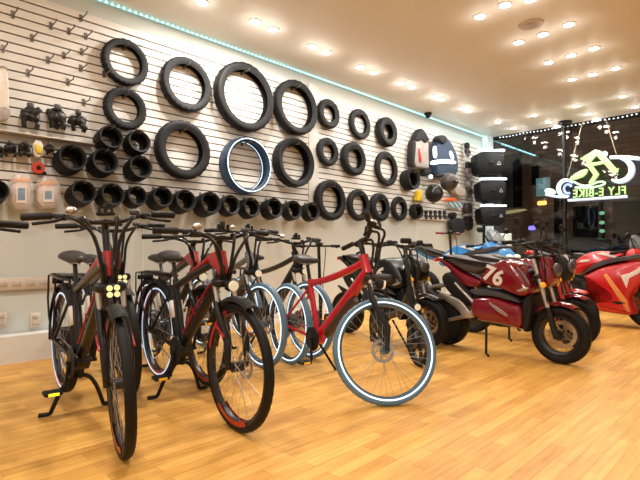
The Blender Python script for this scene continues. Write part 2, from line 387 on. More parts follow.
cups = [
 (112, 136.5, 24, 'upper small deep tire just below the chunky tire', .13), (140, 141, 23, 'upper small deep tire left of the big round tire', .12),
 (73.5, 157, 27, 'biggest of the small deep tires, leftmost in the middle row', .15), (106, 160.5, 26, 'small deep tire in the middle row beside the biggest one', .14),
 (141.5, 166.5, 23.5, 'small deep tire at the right end of the middle row', .13),
 (84.5, 191.5, 24, 'leftmost small deep tire of the bottom row, near the plastic bags', .15), (113.5, 194, 23, 'small deep tire second from the bags in the bottom row', .14),
 (138, 195.5, 20, 'little deep tire third from the bags in the bottom row', .12), (163.5, 196.5, 21, 'small deep tire fourth from the bags in the bottom row', .14),
 (186.5, 200, 22, 'small deep tire fifth from the bags, bottom row below the big round tire', .14), (211.5, 202.5, 23, 'wide double deep tire of the bottom row left of the blue tire', .15),
 (232, 204.5, 20, 'small deep tire directly under the blue tire, left one', .11), (252.5, 207, 20, 'small deep tire directly under the blue tire, right one', .11),
 (275.5, 207.5, 20, 'small deep tire of the bottom row just right of the blue tire', .12), (295, 209.5, 19, 'small deep tire of the bottom row under the wide black tire', .11),
 (313.5, 211, 18, 'last small deep tire of the bottom row, touching the large tire', .10),
 (-3, 190, 22, 'small deep tire cut off at the left end of the bottom row', .14),
]
for (px, py, h, lab, w) in cups: wall_tire(px, py, h * 1.03, w * 1.45, .72, lab, tilt=10, gap=.03, kb=.5)
wall_tire(414, 179, 21, .2, .68, 'double thick black tire hung beside the grey jacket', tilt=4)
wall_tire(419, 211, 15, .14, .66, 'little fat tire at the right end of the bottom row beside the yellow bottle', tilt=4)
# empty hooks
for (px, py) in ((13, 19), (51, 30), (69, 36), (32, 42), (3, 53), (48, 64), (28, 78), (68, 86), (82, 53), (86, 40), (81, 22), (64, 60), (81, 73), (104, 78), (84, 99)):
    p = onX(px, py, .02); z = round((p.z - 1.54) / SP) * SP + 1.54
    hook(p.y, z, .16, 'empty grey steel peg hook on the bare upper slats', 'empty peg hooks on the slat wall')

# ------------------------------------------------------------------ accessories on the wall
def wall_pillow(name, px_pts, X, t, m, parent=None, off=V((0, 0, 0)), rnd=1, inset=.9):
    pts = [onX(a, b, X) - off for a, b in px_pts]
    return MB().pillow(pts, (1, 0, 0), t, inset, rnd).build(name, m, parent)
# packs of brake calipers / pedals
PACKM = mat('black_parts_pack', (.02, .019, .018), .35, noise=.5, nscale=25)
def parts_pack(px, py, h, label, seed):
    rnd = random.Random(seed); p = onX(px, py, .1); s = depth(p) / FPX * h / 20.5
    t = thing('parts_pack', label, 'bike part', p, 0, 'packs of black parts on the upper left hooks')
    b = MB()
    for i in range(7):
        c = V((rnd.uniform(-.05, .05), rnd.uniform(-4, 4) * s, rnd.uniform(-7, 6) * s))
        b.rbox(c, (.05, 8 * s, 5 * s), .006, M.Rotation(rnd.uniform(-1, 1), 3, 'X'))
    b.rbox((0, 0, 0), (.05, 14 * s, 9 * s), .01)
    b.build('caliper_body', PACKM, t)
    for k in (-1, 1): MB().tube(smooth_path([(0, 3 * k * s, -2 * s), (.03, 5.5 * k * s, -6 * s), (.02, 4.5 * k * s, -11 * s)]), 2.0 * s, 7).build('lever', BLK, t)
    MB().tube([(-.09, 0, 9 * s), (.02, 0, 8 * s)], .004, 6).rbox((.01, 0, 8.5 * s), (.03, 5 * s, 5 * s), .004).build('hanger_card', GRYP, t)
for i, (px, py, h, l) in enumerate(((30, 116, 24, 'black brake part pack, first of the upper three beside the bare slats'), (57, 117, 23, 'black brake part pack, middle of the upper three'), (78, 121, 21, 'black brake part pack, last of the upper three next to the tires'),
        (-4, 149, 16, 'black part pack cut off at the left edge, lower row'), (10, 149, 15.5, 'black part pack second in the lower row, close to the left edge'), (24, 149, 15.5, 'black part pack left of the yellow pack'), (49.5, 149, 12, 'black part pack right of the yellow pack'))):
    parts_pack(px, py, h, l, i)
p = onX(55, 137, .06); struct(MB().box((.06, 0, 0), (.13, 0, 0)).build('trim_6', TRIMW)) if False else None
sh = MB().rbox((0, 0, 0), (.13, onX(93, 140, .07).y + .6, .012), .004).build('wall_shelf', mat('clear_shelf_lip', (.6, .54, .46), .3, noise=.05)); sh.location = (.075, (onX(93, 140, .07).y - .6) / 2, onX(55, 138, .14).z)
tag(sh, 'long pale slat shelf under the upper parts packs', 'shelf')
yp = thing('parts_bag', 'small clear pack with yellow and brown contents hung between black packs', 'bag', onX(39, 148, .1))
o0 = onX(39, 148, .1)
wall_pillow('pouch', [(32.5, 140), (43, 141), (42.5, 158), (32.5, 157)], .1, .04, mat('pack_card', (.75, .68, .6), .4, noise=.1), yp, o0)
wall_pillow('contents', [(34.5, 143), (42, 147), (41.5, 154), (36, 153)], .125, .03, mat('yellow_contents', (.8, .55, .05), .4, noise=.3, nscale=60), yp, o0)
# hanging clear bag, far left edge
o0 = onX(4, 92, .1); yp = thing('clear_bag', 'hanging pale clear bag of parts at the left edge of the slat wall', 'bag', o0)
wall_pillow('bag_body', [(-8, 72), (3, 68), (8, 74), (9, 120), (-8, 122)], .1, .08, mat('cloudy_plastic', (.75, .68, .58), .35, noise=.25, nscale=25), yp, o0)
wall_pillow('bag_contents', [(-6, 108), (9, 107), (11, 119), (-4, 123)], .13, .06, mat('grey_parts', (.35, .3, .26), .5, noise=.5, nscale=40), yp, o0)
wall_pillow('bag_header', [(-4, 66), (6, 66), (8, 72), (-4, 73)], .1, .03, mat('brown_card', (.3, .24, .19), .5, noise=.2), yp, o0)
# red tape dispenser
o0 = onX(38, 168, .08); tp = thing('tape_dispenser', 'red tape dispenser hung above the two bottle bags', 'tape dispenser', o0)
MB().lathe([(.02, -.02), (.052, -.02), (.052, .02), (.02, .02)], (0, 0, 0), 'x', 24).build('tape_roll', mat('red_plastic', (.6, .05, .02), .4, noise=.1), tp)
MB().disc((.0, 0, 0), .021, .05, 'x').build('core', BLK, tp)
MB().rbox((0, .045, -.045), (.04, .04, .035), .006).build('cutter', BLK, tp)
MB().tube([(-.07, 0, .03), (.02, 0, .022)], .005, 6).build('hanger', BLK, tp)
# two bagged bottles
BOT = mat('pale_pink_bottle', (.86, .66, .55), .35, noise=.08, nscale=12); OCAP = mat('orange_lid', (.85, .35, .04), .4, noise=.05)
for cx, y0, y1, lab in ((20, 174, 210, 'clear bag with orange lidded bottle, left of the two on the wall'), (47, 177, 209, 'clear bag with orange lidded bottle, the one nearer the small tires')):
    o0 = onX(cx, (y0 + y1) / 2, .1); t = thing('bagged_bottle', lab, 'bottle', o0, 0, 'bagged orange lidded bottles')
    w = 11.5
    wall_pillow('bottle', [(cx - w + 2, y0 + 7), (cx + w - 2, y0 + 7), (cx + w - 2, y1 - 3), (cx - w + 2, y1 - 3)], .1, .1, BOT, t, o0, 1, .9)
    wall_pillow('lid', [(cx - w + 3, y0 + 4), (cx + w - 2, y0 + 4), (cx + w - 2, y0 + 9), (cx - w + 3, y0 + 9)], .105, .11, OCAP, t, o0, 1, .9)
    wall_pillow('label', [(cx - 4, y0 + 12), (cx + 7, y0 + 12), (cx + 7, y1 - 7), (cx - 4, y1 - 7)], .17, .004, WHITE, t, o0, 0, .95)
    wall_pillow('label_picture', [(cx - 2, y0 + 14), (cx + 5, y0 + 14), (cx + 5, y1 - 10), (cx - 2, y1 - 10)], .173, .004, mat('label_blue', (.2, .3, .38), .5, noise=.7, nscale=70), t, o0, 0, .95)
    wall_pillow('bag', [(cx - w, y0), (cx + w, y0), (cx + w + 1, y1), (cx - w - 1, y1)], .1, .13, CLEARP, t, o0, 1, .96)
# power plate and socket on the lower wall
pl = thing('power_strip', 'long pale power outlet plate on the cream wall at the left edge', 'outlet', onX(10, 284, .012))
MB().rbox((0, 0, 0), (.024, .72, .115), .006).build('plate', mat('plate_plastic', (.62, .53, .43), .4, noise=.03), pl)
for k in range(6): MB().rbox((.013, -.28 + k * .11, 0), (.006, .07, .05), .002).build('socket', mat('socket_shade', (.5, .43, .35), .4, noise=.03), pl)
so = thing('wall_socket', 'small double wall socket low on the cream wall beside the first bike', 'outlet', onX(35, 320, .01))
MB().rbox((0, 0, 0), (.02, .085, .13), .004).build('plate', mat('plate_plastic', (.6, .5, .4)), so)
for z in (-.03, .03): MB().rbox((.011, 0, z), (.005, .05, .035), .002).build('socket', mat('socket_shade', (.4, .3, .3)), so)
so = thing('wall_socket', 'small wall socket low on the cream wall at the left edge above the block', 'outlet', onX(1, 320, .01))
MB().rbox((0, 0, 0), (.02, .085, .13), .004).build('plate', mat('plate_plastic', (.6, .5, .4)), so)
for z in (-.03, .03): MB().rbox((.011, 0, z), (.005, .05, .035), .002).build('socket', mat('socket_shade', (.4, .3, .3)), so)

# clothing and bags near the corner (crop factor 4 from pixel 400,130)
def q4(pts): return [(400 + a / 4, 130 + b / 4) for a, b in pts]
JG = mat('grey_textile', (.36, .33, .31), .7, noise=.35, nscale=12); JB = mat('black_textile', (.02, .02, .022), .75, noise=.3, nscale=14); NV = mat('navy_textile', (.025, .05, .10), .7, noise=.25, nscale=12)
REF = mat('glowing_reflective_band', (.85, .9, .95), .4, emit=(.8, .93, 1), es=1.3, noise=.05)  # brightness of the reflective bands put in as emission
o0 = onX(419, 152, .12); j = thing('riding_jacket', 'grey and black riding jacket with red stripe hanging on the slat wall', 'jacket', o0)
wall_pillow('body', q4([(46, 44), (70, 30), (92, 26), (108, 52), (113, 90), (112, 160), (85, 156), (48, 150), (42, 90)]), .12, .12, JG, j, o0)
wall_pillow('collar', q4([(50, 40), (66, 2), (78, -6), (96, 20), (108, 44), (88, 56), (76, 40), (62, 50)]), .13, .15, JB, j, o0)
wall_pillow('red_panel', q4([(74, 70), (82, 70), (86, 130), (78, 130)]), .19, .02, RED, j, o0)
for pts in ([(42, 40), (56, 45), (50, 120), (48, 150), (38, 146), (38, 90)], [(104, 40), (113, 70), (115, 150), (109, 170), (105, 120)]):
    wall_pillow('sleeve', q4(pts), .13, .12, JB, j, o0)
wall_pillow('hem', q4([(90, 158), (112, 152), (113, 180), (92, 186)]), .13, .14, JB, j, o0)
o0 = onX(443, 155, .14); j = thing('safety_jacket', 'navy jacket with bright silver reflective bands on the wall beside the grey jacket', 'jacket', o0)
wall_pillow('body', q4([(134, 60), (148, 25), (178, 32), (205, 75), (220, 125), (216, 185), (175, 192), (130, 188), (126, 130)]), .14, .2, NV, j, o0)
wall_pillow('chest_band', q4([(122, 124), (170, 116), (222, 122), (222, 138), (170, 132), (124, 142)]), .245, .03, REF, j, o0)
wall_pillow('shoulder_band', q4([(132, 66), (144, 64), (148, 112), (134, 112)]), .23, .03, REF, j, o0)
wall_pillow('shoulder_band', q4([(194, 84), (206, 84), (216, 118), (204, 118)]), .24, .03, REF, j, o0)
wall_pillow('hood', q4([(140, 40), (152, 20), (172, 26), (180, 48), (160, 60)]), .2, .16, JB, j, o0)
wall_pillow('badge', q4([(116, 180), (128, 178), (130, 194), (118, 196)]), .2, .03, REF, j, o0)
def helmet(px, py, r, X, m, label):
    c = onX(px, py, X); s = depth(c) / FPX * r
    t = thing('helmet', label, 'helmet', c)
    MB().ell((0, 0, 0), (s, s * .9, s)).build('shell', m, t)
    MB().ell((s * .35, 0, -s * .05), (s * .72, s * .75, s * .35)).build('visor', mat('visor_smoke', (.02, .02, .025), .12, noise=.05), t)
    MB().tube([(-s * .2, -s * .6, -s * .7), (0, 0, -s * 1.15), (-s * .2, s * .6, -s * .7)], s * .06, 6).build('chin_strap', JB, t)
    MB().tube([(-c.x + .004, 0, s * .95), (0, 0, s * .99)], .008, 6).build('hanger', HOOKM, t)
helmet(434, 193.5, 9.3, .26, BLK, 'large black helmet hanging below the navy jacket')
helmet(449, 182, 9, .47, mat('brown_grey_shell', (.05, .04, .036), .4, noise=.6, nscale=14), 'brownish patterned helmet hanging right below the reflective jacket')
o0 = onX(457, 190, .1); t = thing('clear_bag', 'crumpled clear bag hanging right of the black helmet', 'bag', o0)
wall_pillow('bag_body', q4([(205, 225), (235, 215), (262, 258), (255, 268), (220, 266)]), .12, .12, mat('crumpled_plastic', (.4, .36, .32), .3, noise=.5, nscale=20), t, o0)
wall_pillow('bag_header', q4([(215, 218), (232, 214), (234, 224), (218, 228)]), .1, .03, JG, t, o0)
o0 = onX(420, 196, .1); t = thing('bottle', 'yellow and white bottle hanging between the tires and the black helmet', 'bottle', o0)
wall_pillow('bottle_body', q4([(68, 242), (82, 240), (80, 286), (62, 286), (64, 262)]), .1, .09, mat('yellow_plastic', (.85, .6, .02), .4, noise=.05), t, o0)
wall_pillow('back_card', q4([(80, 244), (92, 250), (94, 288), (82, 288)]), .07, .05, TRIMW, t, o0)
o0 = onX(452, 203, .1); t = thing('tool_pack', 'orange topped pack of blue handled tools hung under the clear bag', 'tool', o0)
wall_pillow('header', q4([(172, 278), (205, 270), (228, 276), (226, 284), (174, 286)]), .1, .04, mat('orange_red_card', (.75, .12, .02), .5, noise=.1), t, o0)
for dx in (0, 18, 34): wall_pillow('tool_handle', q4([(190 + dx, 288), (200 + dx, 286), (218 + dx, 308), (210 + dx, 314)]), .1, .03, mat('blue_handle', (.35, .5, .6), .4, noise=.1), t, o0)
def glove(px, py, h, X, m, label, group=None, cuff=JB, flip=1):
    c = onX(px, py, X); s = depth(c) / FPX * h / 10
    t = thing('glove', label, 'glove', c, 0, group)
    b = MB(); b.pillow([(0, -2 * s, 1 * s), (0, 2 * s, 1 * s), (0, 2.3 * s, -2.2 * s), (0, -2.3 * s, -2.2 * s)], (1, 0, 0), 2.2 * s, .8)
    for k, l in enumerate((2.1, 2.7, 2.6, 1.9)):
        y = (-1.65 + k * 1.1) * s; b.tube([(0, y, -1.9 * s), (.4 * s, y, -2.2 * s - l * .6 * s), (.7 * s, y, -2.2 * s - l * s)], [.6 * s, .58 * s, .4 * s], 7)
    b.tube([(0, 2 * s * flip, 0), (.5 * s, 3 * s * flip, -1.2 * s), (.7 * s, 3.2 * s * flip, -2.2 * s)], [.7 * s, .62 * s, .45 * s], 7)
    b.build('hand', m, t)
    b = MB(); b.pillow([(0, -1.9 * s, .6 * s), (0, 1.9 * s, .6 * s), (0, 2.2 * s, 5 * s), (0, -2.2 * s, 5 * s)], (1, 0, 0), 2.4 * s, .85); b.build('cuff', cuff, t)
    MB().tube([(-X + .002, 0, 4.6 * s), (0, 0, 4.8 * s)], .006, 6).build('hanger', HOOKM, t)
DGL = mat('dark_glove_leather', (.035, .03, .03), .6, noise=.4, nscale=30); GGL = mat('grey_glove_leather', (.2, .17, .16), .6, noise=.3, nscale=30)
for (px, py, h, m, l) in ((467, 150, 15, DGL, 'topmost dark riding glove in the column left of the black cases'), (468, 170, 16, GGL, 'dark grey glove second from the top left of the black cases'), (469, 189, 16, DGL, 'dark glove with pale cuff third from the top left of the black cases')):
    glove(px, py, h, .12, m, l, None, GGL if m is DGL and py > 180 else JB)
for k in range(5): glove(426 + k * 4.6, 215, 9.5, .08, DGL, 'small black glove in the row under the bottom tires', 'small black gloves below the slats')
o0 = onX(457, 225, .1); t = thing('tool_bag', 'black frame bag hanging below the slats left of the knee guard', 'bag', o0)
MB().tube([(-.098, 0, .09), (0, 0, .1)], .008, 6).build('hanger', HOOKM, t)
wall_pillow('bag_body', q4([(200, 355), (240, 350), (255, 370), (252, 412), (215, 418), (200, 400)]), .1, .12, JB, t, o0)
wall_pillow('flap', q4([(196, 330), (220, 328), (222, 352), (200, 354)]), .1, .08, BLKM, t, o0)
o0 = onX(467, 213, .1); t = thing('knee_guard', 'black knee guard hanging under the dark gloves', 'guard', o0)
wall_pillow('upper_shell', q4([(258, 292), (280, 290), (284, 335), (262, 340)]), .1, .1, DGL, t, o0)
wall_pillow('lower_shell', q4([(258, 345), (284, 342), (288, 395), (268, 405)]), .1, .1, BLKM, t, o0)
wall_pillow('strap', q4([(256, 336), (288, 334), (288, 344), (256, 346)]), .13, .06, GGL, t, o0)

# black top cases on a corner rack
CASE = mat('black_case_shell', (.007, .009, .012), .45, noise=.15)
rk = thing('display_rack', 'tall black rack post in the corner carrying three black cases', 'rack', (.24, 9.80, 0))
MB().tube([(0, 0, 0), (0, 0, 3.1)], .03, 10).build('post', DARKF, rk)
MB().disc((0, 0, .015), .17, .03, 'z').build('base', DARKF, rk)
def top_case(px0, px1, yt, yb, label):
    dep = 10.05; cx = (px0 + px1) / 2
    c = at(cx, (yt + yb) / 2, dep); s = dep / FPX; w = (px1 - px0) * s; h = (yb - yt) * s
    rz = math.atan2(RT.y, RT.x)
    t = thing('top_case', label, 'case', c, rz, 'black top cases in the corner')
    b = MB(); b.pillow([(-w * .5, 0, h * .42), (w * .5, 0, h * .42), (w * .5, 0, -h * .2), (w * .38, 0, -h * .5), (-w * .38, 0, -h * .5), (-w * .5, 0, -h * .2)], (0, 1, 0), w * .8, .9, 1); b.build('shell', CASE, t)
    MB().rbox((0, -w * .38, h * .40), (w * .98, .05, h * .085), .008).build('light_bar', mat('white_light_bar', (.9, .95, 1), .3, emit=(.75, .92, 1), es=1.3, noise=.03), t)
    MB().rbox((0, -w * .40, -h * .05), (w * .16, .03, h * .12), .006).build('latch', BLKM, t)
    # pale emblem: peak above two strokes
    e = MB(); k = h * .065; ex = w * .28; ey = -w * .405; ez = h * -.05
    e.tube([(ex - k, ey, ez - k), (ex, ey, ez + k), (ex + k, ey, ez - k)], k * .22, 6); e.tube([(ex - k * .5, ey, ez - k), (ex + k * .5, ey, ez - k)], k * .2, 6)
    e.build('emblem', mat('pale_emblem', (.6, .6, .6), .4, noise=.05), t)
    MB().box((0, w * .40, -h * .1), (w * .3, .07, .03)).build('bracket', DARKF, t)
    return t
top_case(473, 501, 150, 177, 'topmost black case with white light bar in the corner stack')
top_case(476, 503, 178, 203, 'middle black case with white light bar in the corner stack')
top_case(477, 503, 204.5, 226, 'lowest black case with white light bar in the corner stack')
o0 = at(501, 245, 9.6); o0.z = 0
bd = thing('display_board', 'plain pale green white display board standing behind the blue motorcycle', 'board', o0, math.atan2(RT.y, RT.x))
MB().rbox((0, 0, .7), (.42, .04, 1.25), .01).build('panel', mat('pale_board', (.5, .56, .52), .5, noise=.05), bd)
for k in (-.15, .15): MB().box((k, 0, .04), (.04, .3, .08)).build('foot', DARKF, bd)

# ------------------------------------------------------------------ wheels
def wheel(bike, name, c, R, tw, T, tire=RUB, rim=RIMB, spoke=STEEL, stripe=None, decal=None, disc=.08, hub=.03, ns=36, mag=0, kr=.88, disc_m=STEEL):
    def mk(): b = MB(); b.T = T; return b
    c = V(c); ri = R * kr
    b = mk(); rw = tw * .42
    b.lathe([(ri - .016, -rw * .6), (ri + .004, -rw), (ri + .008, -rw), (ri + .006, rw), (ri + .004, rw), (ri - .016, rw * .6)], c, 'y', 56)
    if not mag: b.disc(c, hub, .07, 'y', 16); b.tube([c + V((0, -.06, 0)), c + V((0, .06, 0))], .009, 8)
    w = b.build(name, rim, bike)
    b = mk()
    if mag:
        for k in range(mag):
            th = 2 * PI * k / mag; d = V((math.cos(th), 0, math.sin(th))); n = V((-d.z, 0, d.x))
            b.tube([c + d * hub * .5, c + d * (ri * .5) + n * .006, c + d * (ri - .01)], [.03, .016, .022], 8)
        b.disc(c, hub * 1.6, .08, 'y', 20); b.tube([c + V((0, -.07, 0)), c + V((0, .07, 0))], .01, 8)
    else:
        for k in range(ns):
            th = 2 * PI * k / ns; sd = .028 if k % 2 else -.028
            th2 = th + (1.1 if (k // 2) % 2 else -1.1)
            b.tube([c + V((hub * .95 * math.cos(th2), sd, hub * .95 * math.sin(th2))), c + V((ri * math.cos(th), sd * .15, ri * math.sin(th)))], .0013 if R > .3 else .002, 4, False)
    b.build('spokes', spoke, w)
    b = mk(); hw = tw / 2; h = R - ri
    md = lambda i, j: (-.003 if (i % 2 == 0 and j in (2, 3, 6, 7)) or (i % 2 and j in (4, 5)) else 0)
    b.lathe([(ri, -hw * .6), (ri + h * .4, -hw * .98), (R - h * .3, -hw), (R - h * .08, -hw * .7), (R, -hw * .3), (R, hw * .3), (R - h * .08, hw * .7), (R - h * .3, hw), (ri + h * .4, hw * .98), (ri, hw * .6)], c, 'y', 96, True, md)
    b.build('tire', tire, w)
    if stripe:
        b = mk(); rr = ri + h * .16
        for sgn in (-1, 1):
            y = sgn * hw * .98
            b.lathe([(rr - .005, y), (rr + .005, y), (rr + .005, y + sgn * .003), (rr - .005, y + sgn * .003)], c, 'y', 72)
        b.build('glowing_reflective_stripe', stripe, w)
    if decal:
        for a0 in (1.9, 4.1):
            for sgn in (-1, 1):
                b = mk(); vs = []; fs = []
                for k in range(13):
                    th = a0 + k * .09
                    for r_ in (ri - .02, ri + .008): vs.append(c + V((r_ * math.cos(th), sgn * (rw + .003), r_ * math.sin(th))))
                for k in range(12): fs.append((2 * k, 2 * k + 1, 2 * k + 3, 2 * k + 2))
                b.add(vs, fs); b.build('rim_decal', decal, w)
    if disc:
        b = mk(); b.lathe([(disc * .72, -.0015), (disc, -.0015), (disc, .0015), (disc * .72, .0015)], c + V((0, .05, 0)), 'y', 40)
        for k in range(6):
            th = k * PI / 3; b.tube([c + V((hub * math.cos(th), .05, hub * math.sin(th))), c + V((disc * .75 * math.cos(th + .5), .05, disc * .75 * math.sin(th + .5)))], .004, 5)
        b.build('brake_disc', disc_m, w)
    return w
def fender(bike, c, r, a0, a1, w, T, m, name, n=22):
    b = MB(); b.T = T; c = V(c); rings = []
    for i in range(n + 1):
        th = a0 + (a1 - a0) * i / n; d = V((math.cos(th), 0, math.sin(th)))
        prof = [(-.5, -.018), (-.42, -.002), (-.2, .008), (.2, .008), (.42, -.002), (.5, -.018), (.42, -.006), (.2, .003), (-.2, .003), (-.42, -.006)]
        rings.append([c + d * (r + z) + V((0, y * w, 0)) for y, z in prof])
    b.loft(rings); return b.build(name, m, bike)

# ------------------------------------------------------------------ e-bikes
def floor_pt(px, py): return onZ(px, py, 0)
def ebike(label, fpt, rdir, W=1.2, R=.352, tw=.05, col=BIKERED, style='commuter', steer=0., ftire=RUB, rtire=RUB, fstripe=None, rstripe=None, decal=None,
          lens=LENS, lens4=False, lift=0., group=None, head_m=None, saddle_z=.925, bar_z=1.09, bar_rot=0., name='electric_bicycle', pedal=R_(-95), racks=True, stand='center', drop=0., rim=RIMB):
    rdir = V((rdir[0], rdir[1], 0)).normalized()         # front -> rear in the world
    mid = fpt + rdir * (W / 2); mid.z = 0
    rz = math.atan2(-rdir.y, -rdir.x)
    t = thing(name, label, 'bicycle', mid, rz, group)
    if drop: t.rotation_euler = (0, math.asin(drop / W), rz); t.location.z = -drop / 2
    if lift: t.rotation_euler = (0, math.asin(lift / W), rz); t.location.z = lift / 2
    FA = V((W / 2, 0, R)); RA = V((-W / 2, 0, R)); BB = V((-W / 2 + .46, 0, .30))
    HT = V((W / 2 - .235, 0, .975)); HB = V((W / 2 - .19, 0, .86))
    ST = V((BB.x - .17, 0, .76)) if style != 'red' else V((BB.x - .13, 0, .74))
    ax = (HT - HB).normalized()
    S = M.Translation(HB) @ M.Rotation(R_(steer), 4, ax) @ M.Translation(-HB)
    def mk(T=None): b = MB(); b.T = T; return b
    wheel(t, 'front_wheel', FA, R, tw, S, ftire, rim=rim, stripe=fstripe, decal=decal)
    wheel(t, 'rear_wheel', RA, R, tw, None, rtire, stripe=rstripe, hub=.085, decal=decal if style != 'red' else None)
    head_m = head_m or col
    fm = BLK if style == 'commuter' else col
    b = mk()
    # frame
    if style == 'commuter':
        b.tube(smooth_path([HB + ax * .03, HB + V((-.1, 0, -.10)), BB + V((.02, 0, .06)), BB], 2), [.034] + [.04] * 20 if False else .036, 12, flat=.8)
        b.tube([HT - ax * .05 + V((-.03, 0, 0)), (HT + ST) / 2 + V((0, 0, -.04)), ST + V((.0, 0, -.05))], .024, 10)
    else:
        b.tube(smooth_path([HB, HB + V((-.08, 0, -.08)), BB + V((.05, 0, .05))], 2), .042, 12, flat=.85)
        b.tube(smooth_path([HT - ax * .05, (HT * .6 + ST * .4) + V((0, 0, -.06)), ST + V((.1, 0, .0)), ST + V((0, 0, .0))], 2), .026, 10)
        b.tube([HB + V((-.13, 0, -.12)), (HT * .5 + ST * .5) + V((0, 0, -.085)), ST + V((0, 0, -.16))], .012, 8) if False else None
    b.tube([BB, ST], .022, 10)
    for y in (-1, 1):
        b.tube([BB + V((-.03, .03 * y, 0)), RA + V((0.03, .065 * y, 0)), RA + V((0, .07 * y, 0))], .012, 8)
        b.tube([ST + V((0, .02 * y, -.06)), RA + V((0.01, .065 * y, .02))], .010, 8)
    b.lathe([(.018, -.045), (.03, -.045), (.03, .045), (.018, .045)], BB, 'y', 18); b.disc(BB + V((0, 0, 0)), .05, .075)
    b.build('frame', fm, t)
    b = mk(); b.tube([HB - ax * .01, HT], .034, 14); b.tube([HT - ax * .01, HT + ax * .0], .036, 14)
    if style == 'commuter':
        b.pillow([HT + V((.03, 0, .005)), HT + V((-.04, 0, .01)), HT + V((-.12, 0, -.03)), HT + V((-.11, 0, -.07)), HB + V((-.035, 0, .0)), HB + V((.03, 0, .01))], (0, 1, 0), .055, .85)
    b.build('head_tube', head_m, t)
    if style == 'commuter':
        b = mk(); b.tube([HT + V((-.10, 0, -.025)), (HT * .7 + ST * .3) + V((-.02, 0, -.012)), (HT * .35 + ST * .65) + V((0, 0, -.012))], [.02, .018, .008], 10); b.build('top_tube_accent', head_m, t)
        b = mk()
        for y in (-1, 1):
            b.tube([HB + V((-.08, .031 * y, -.055)), (HB + BB) / 2 + V((-.035, .031 * y, .035)), BB + V((.05, .031 * y, .12))], .006, 6)
            b.build('down_tube_stripe', head_m, t); b = mk()
        b = mk(); u = (ST - BB).normalized(); n = V((-u.z, 0, u.x))
        b.tube([BB + u * .06 - V((.055, 0, 0)), ST - u * .05 - V((.055, 0, 0))], .041, 12); bt = b.build('battery', BLKM, t)
        b = mk(); b.rbox(BB + u * .27 - V((.055, 0, 0)), (.06, .086, .13), .008, M.Rotation(math.atan2(u.x, u.z), 3, 'Y')); b.build('battery_label', WHITE, bt)
    else:
        b = mk(); a, c_ = HB + V((-.16, 0, -.17)), BB + V((.09, 0, .075))
        b.tube([a, a * .9 + c_ * .1, a * .1 + c_ * .9, c_], [.03, .042, .042, .03], 12, flat=.85); o = b.build('battery', mat('dark_brown_battery', (.05, .03, .026), .4, noise=.2), t); o.location = (.028, 0, -.028)
    # fork
    b = mk(S); CR = HB - ax * .04
    for y in (-.058, .058):
        b.tube([CR + V((.0, y, -.06)), CR + V((.03, y, -.16)), FA + V((-.012, y, .14)), FA + V((0, y, -.01))], [.015, .021, .021, .014], 10)
    b.rbox(CR + V((.0, 0, -.02)), (.07, .15, .05), .012); b.tube([CR, HB], .02, 10)
    fk = b.build('fork', BLK, t)
    for y in (-.058, .058): mk(S).tube([CR + V((-.005, y, -.02)), CR + V((.026, y, -.13))], .0145, 10).build('fork_stanchion', SILV, fk)
    if decal:
        for y in (-.08, .08): mk(S).tube([CR + V((.06, y, -.25)), FA + V((-.014, y, .17))], .007, 6).build('fork_decal', decal, fk)
    # stem + handlebar
    b = mk(S); st_top = HT + ax * (bar_z - HT.z) / ax.z
    b.tube([HT - ax * .02, st_top - ax * .02], .019, 10); b.tube([st_top - ax * .03, st_top + V((.05, 0, .0))], .02, 10)
    b.build('stem', BLK, t)
    B0 = st_top + V((.055, 0, .0)); SB = S @ M.Translation(B0) @ M.Rotation(bar_rot, 4, 'Y') @ M.Translation(-B0)
    b = mk(SB); b.tube(smooth_path([B0 + V((-.10, -.36, .035)), B0 + V((-.03, -.2, .04)), B0 + V((0, -.07, 0)), B0, B0 + V((0, .07, 0)), B0 + V((-.03, .2, .04)), B0 + V((-.10, .36, .035))], 2), .0125, 10)
    hb = b.build('handlebar', BLK, t)
    for y in (-1, 1):
        b = mk(SB); b.tube([B0 + V((-.055, .245 * y, .039)), B0 + V((-.104, .375 * y, .035))], .0185, 12); b.build('grip', BLKM, hb)
        b = mk(SB); b.rbox(B0 + V((-.02, .205 * y, .03)), (.06, .05, .035), .008); b.tube(smooth_path([B0 + V((.0, .20 * y, .025)), B0 + V((.045, .23 * y, .01)), B0 + V((0.0, .33 * y, .0))], 2), .0085, 8); b.build('brake_lever', BLKM, hb)
    b = mk(SB); b.rbox(B0 + V((.0, .0, .045)), (.05, .09, .02), .006); b.rbox(B0 + V((.0, .0, .075)), (.05, .012, .05), .004); b.rbox(B0 + V((0.01, -.03, .06)), (.03, .012, .045), .004); b.rbox(B0 + V((0.01, .03, .06)), (.03, .012, .045), .004); b.build('display_mount', BLKM, hb)
    b = mk(SB); b.ell(B0 + V((.0, -.16, .065)), (.028, .028, .02)); b.build('bell', SILV, hb)
    b = mk(SB); b.rbox(B0 + V((.02, .14, .05)), (.04, .05, .03), .008); b.build('throttle_control', GRYP, hb)
    b = mk(S)
    for y, dx, dz in ((-.16, .10, -.05), (-.1, .075, -.16), (.12, .11, -.08), (.05, .07, -.2)):
        b.tube(smooth_path([B0 + V((0, y * 1.2, .02)), B0 + V((dx, y, .03)), B0 + V((dx * .9, y * .4, dz)), HB + V((.06, y * .25, .05)), HB + V((.03, y * .2, -.05))], 2), .0095, 7)
    b.build('cables', BLK, hb)
    # headlight
    b = mk(S); hp = CR + V((.085, 0, -.03)); b.rbox(hp, (.05, .075, .065), .015); b.tube([hp, CR], .009, 6); hl = b.build('headlight', BLKM, t)
    b = mk(S)
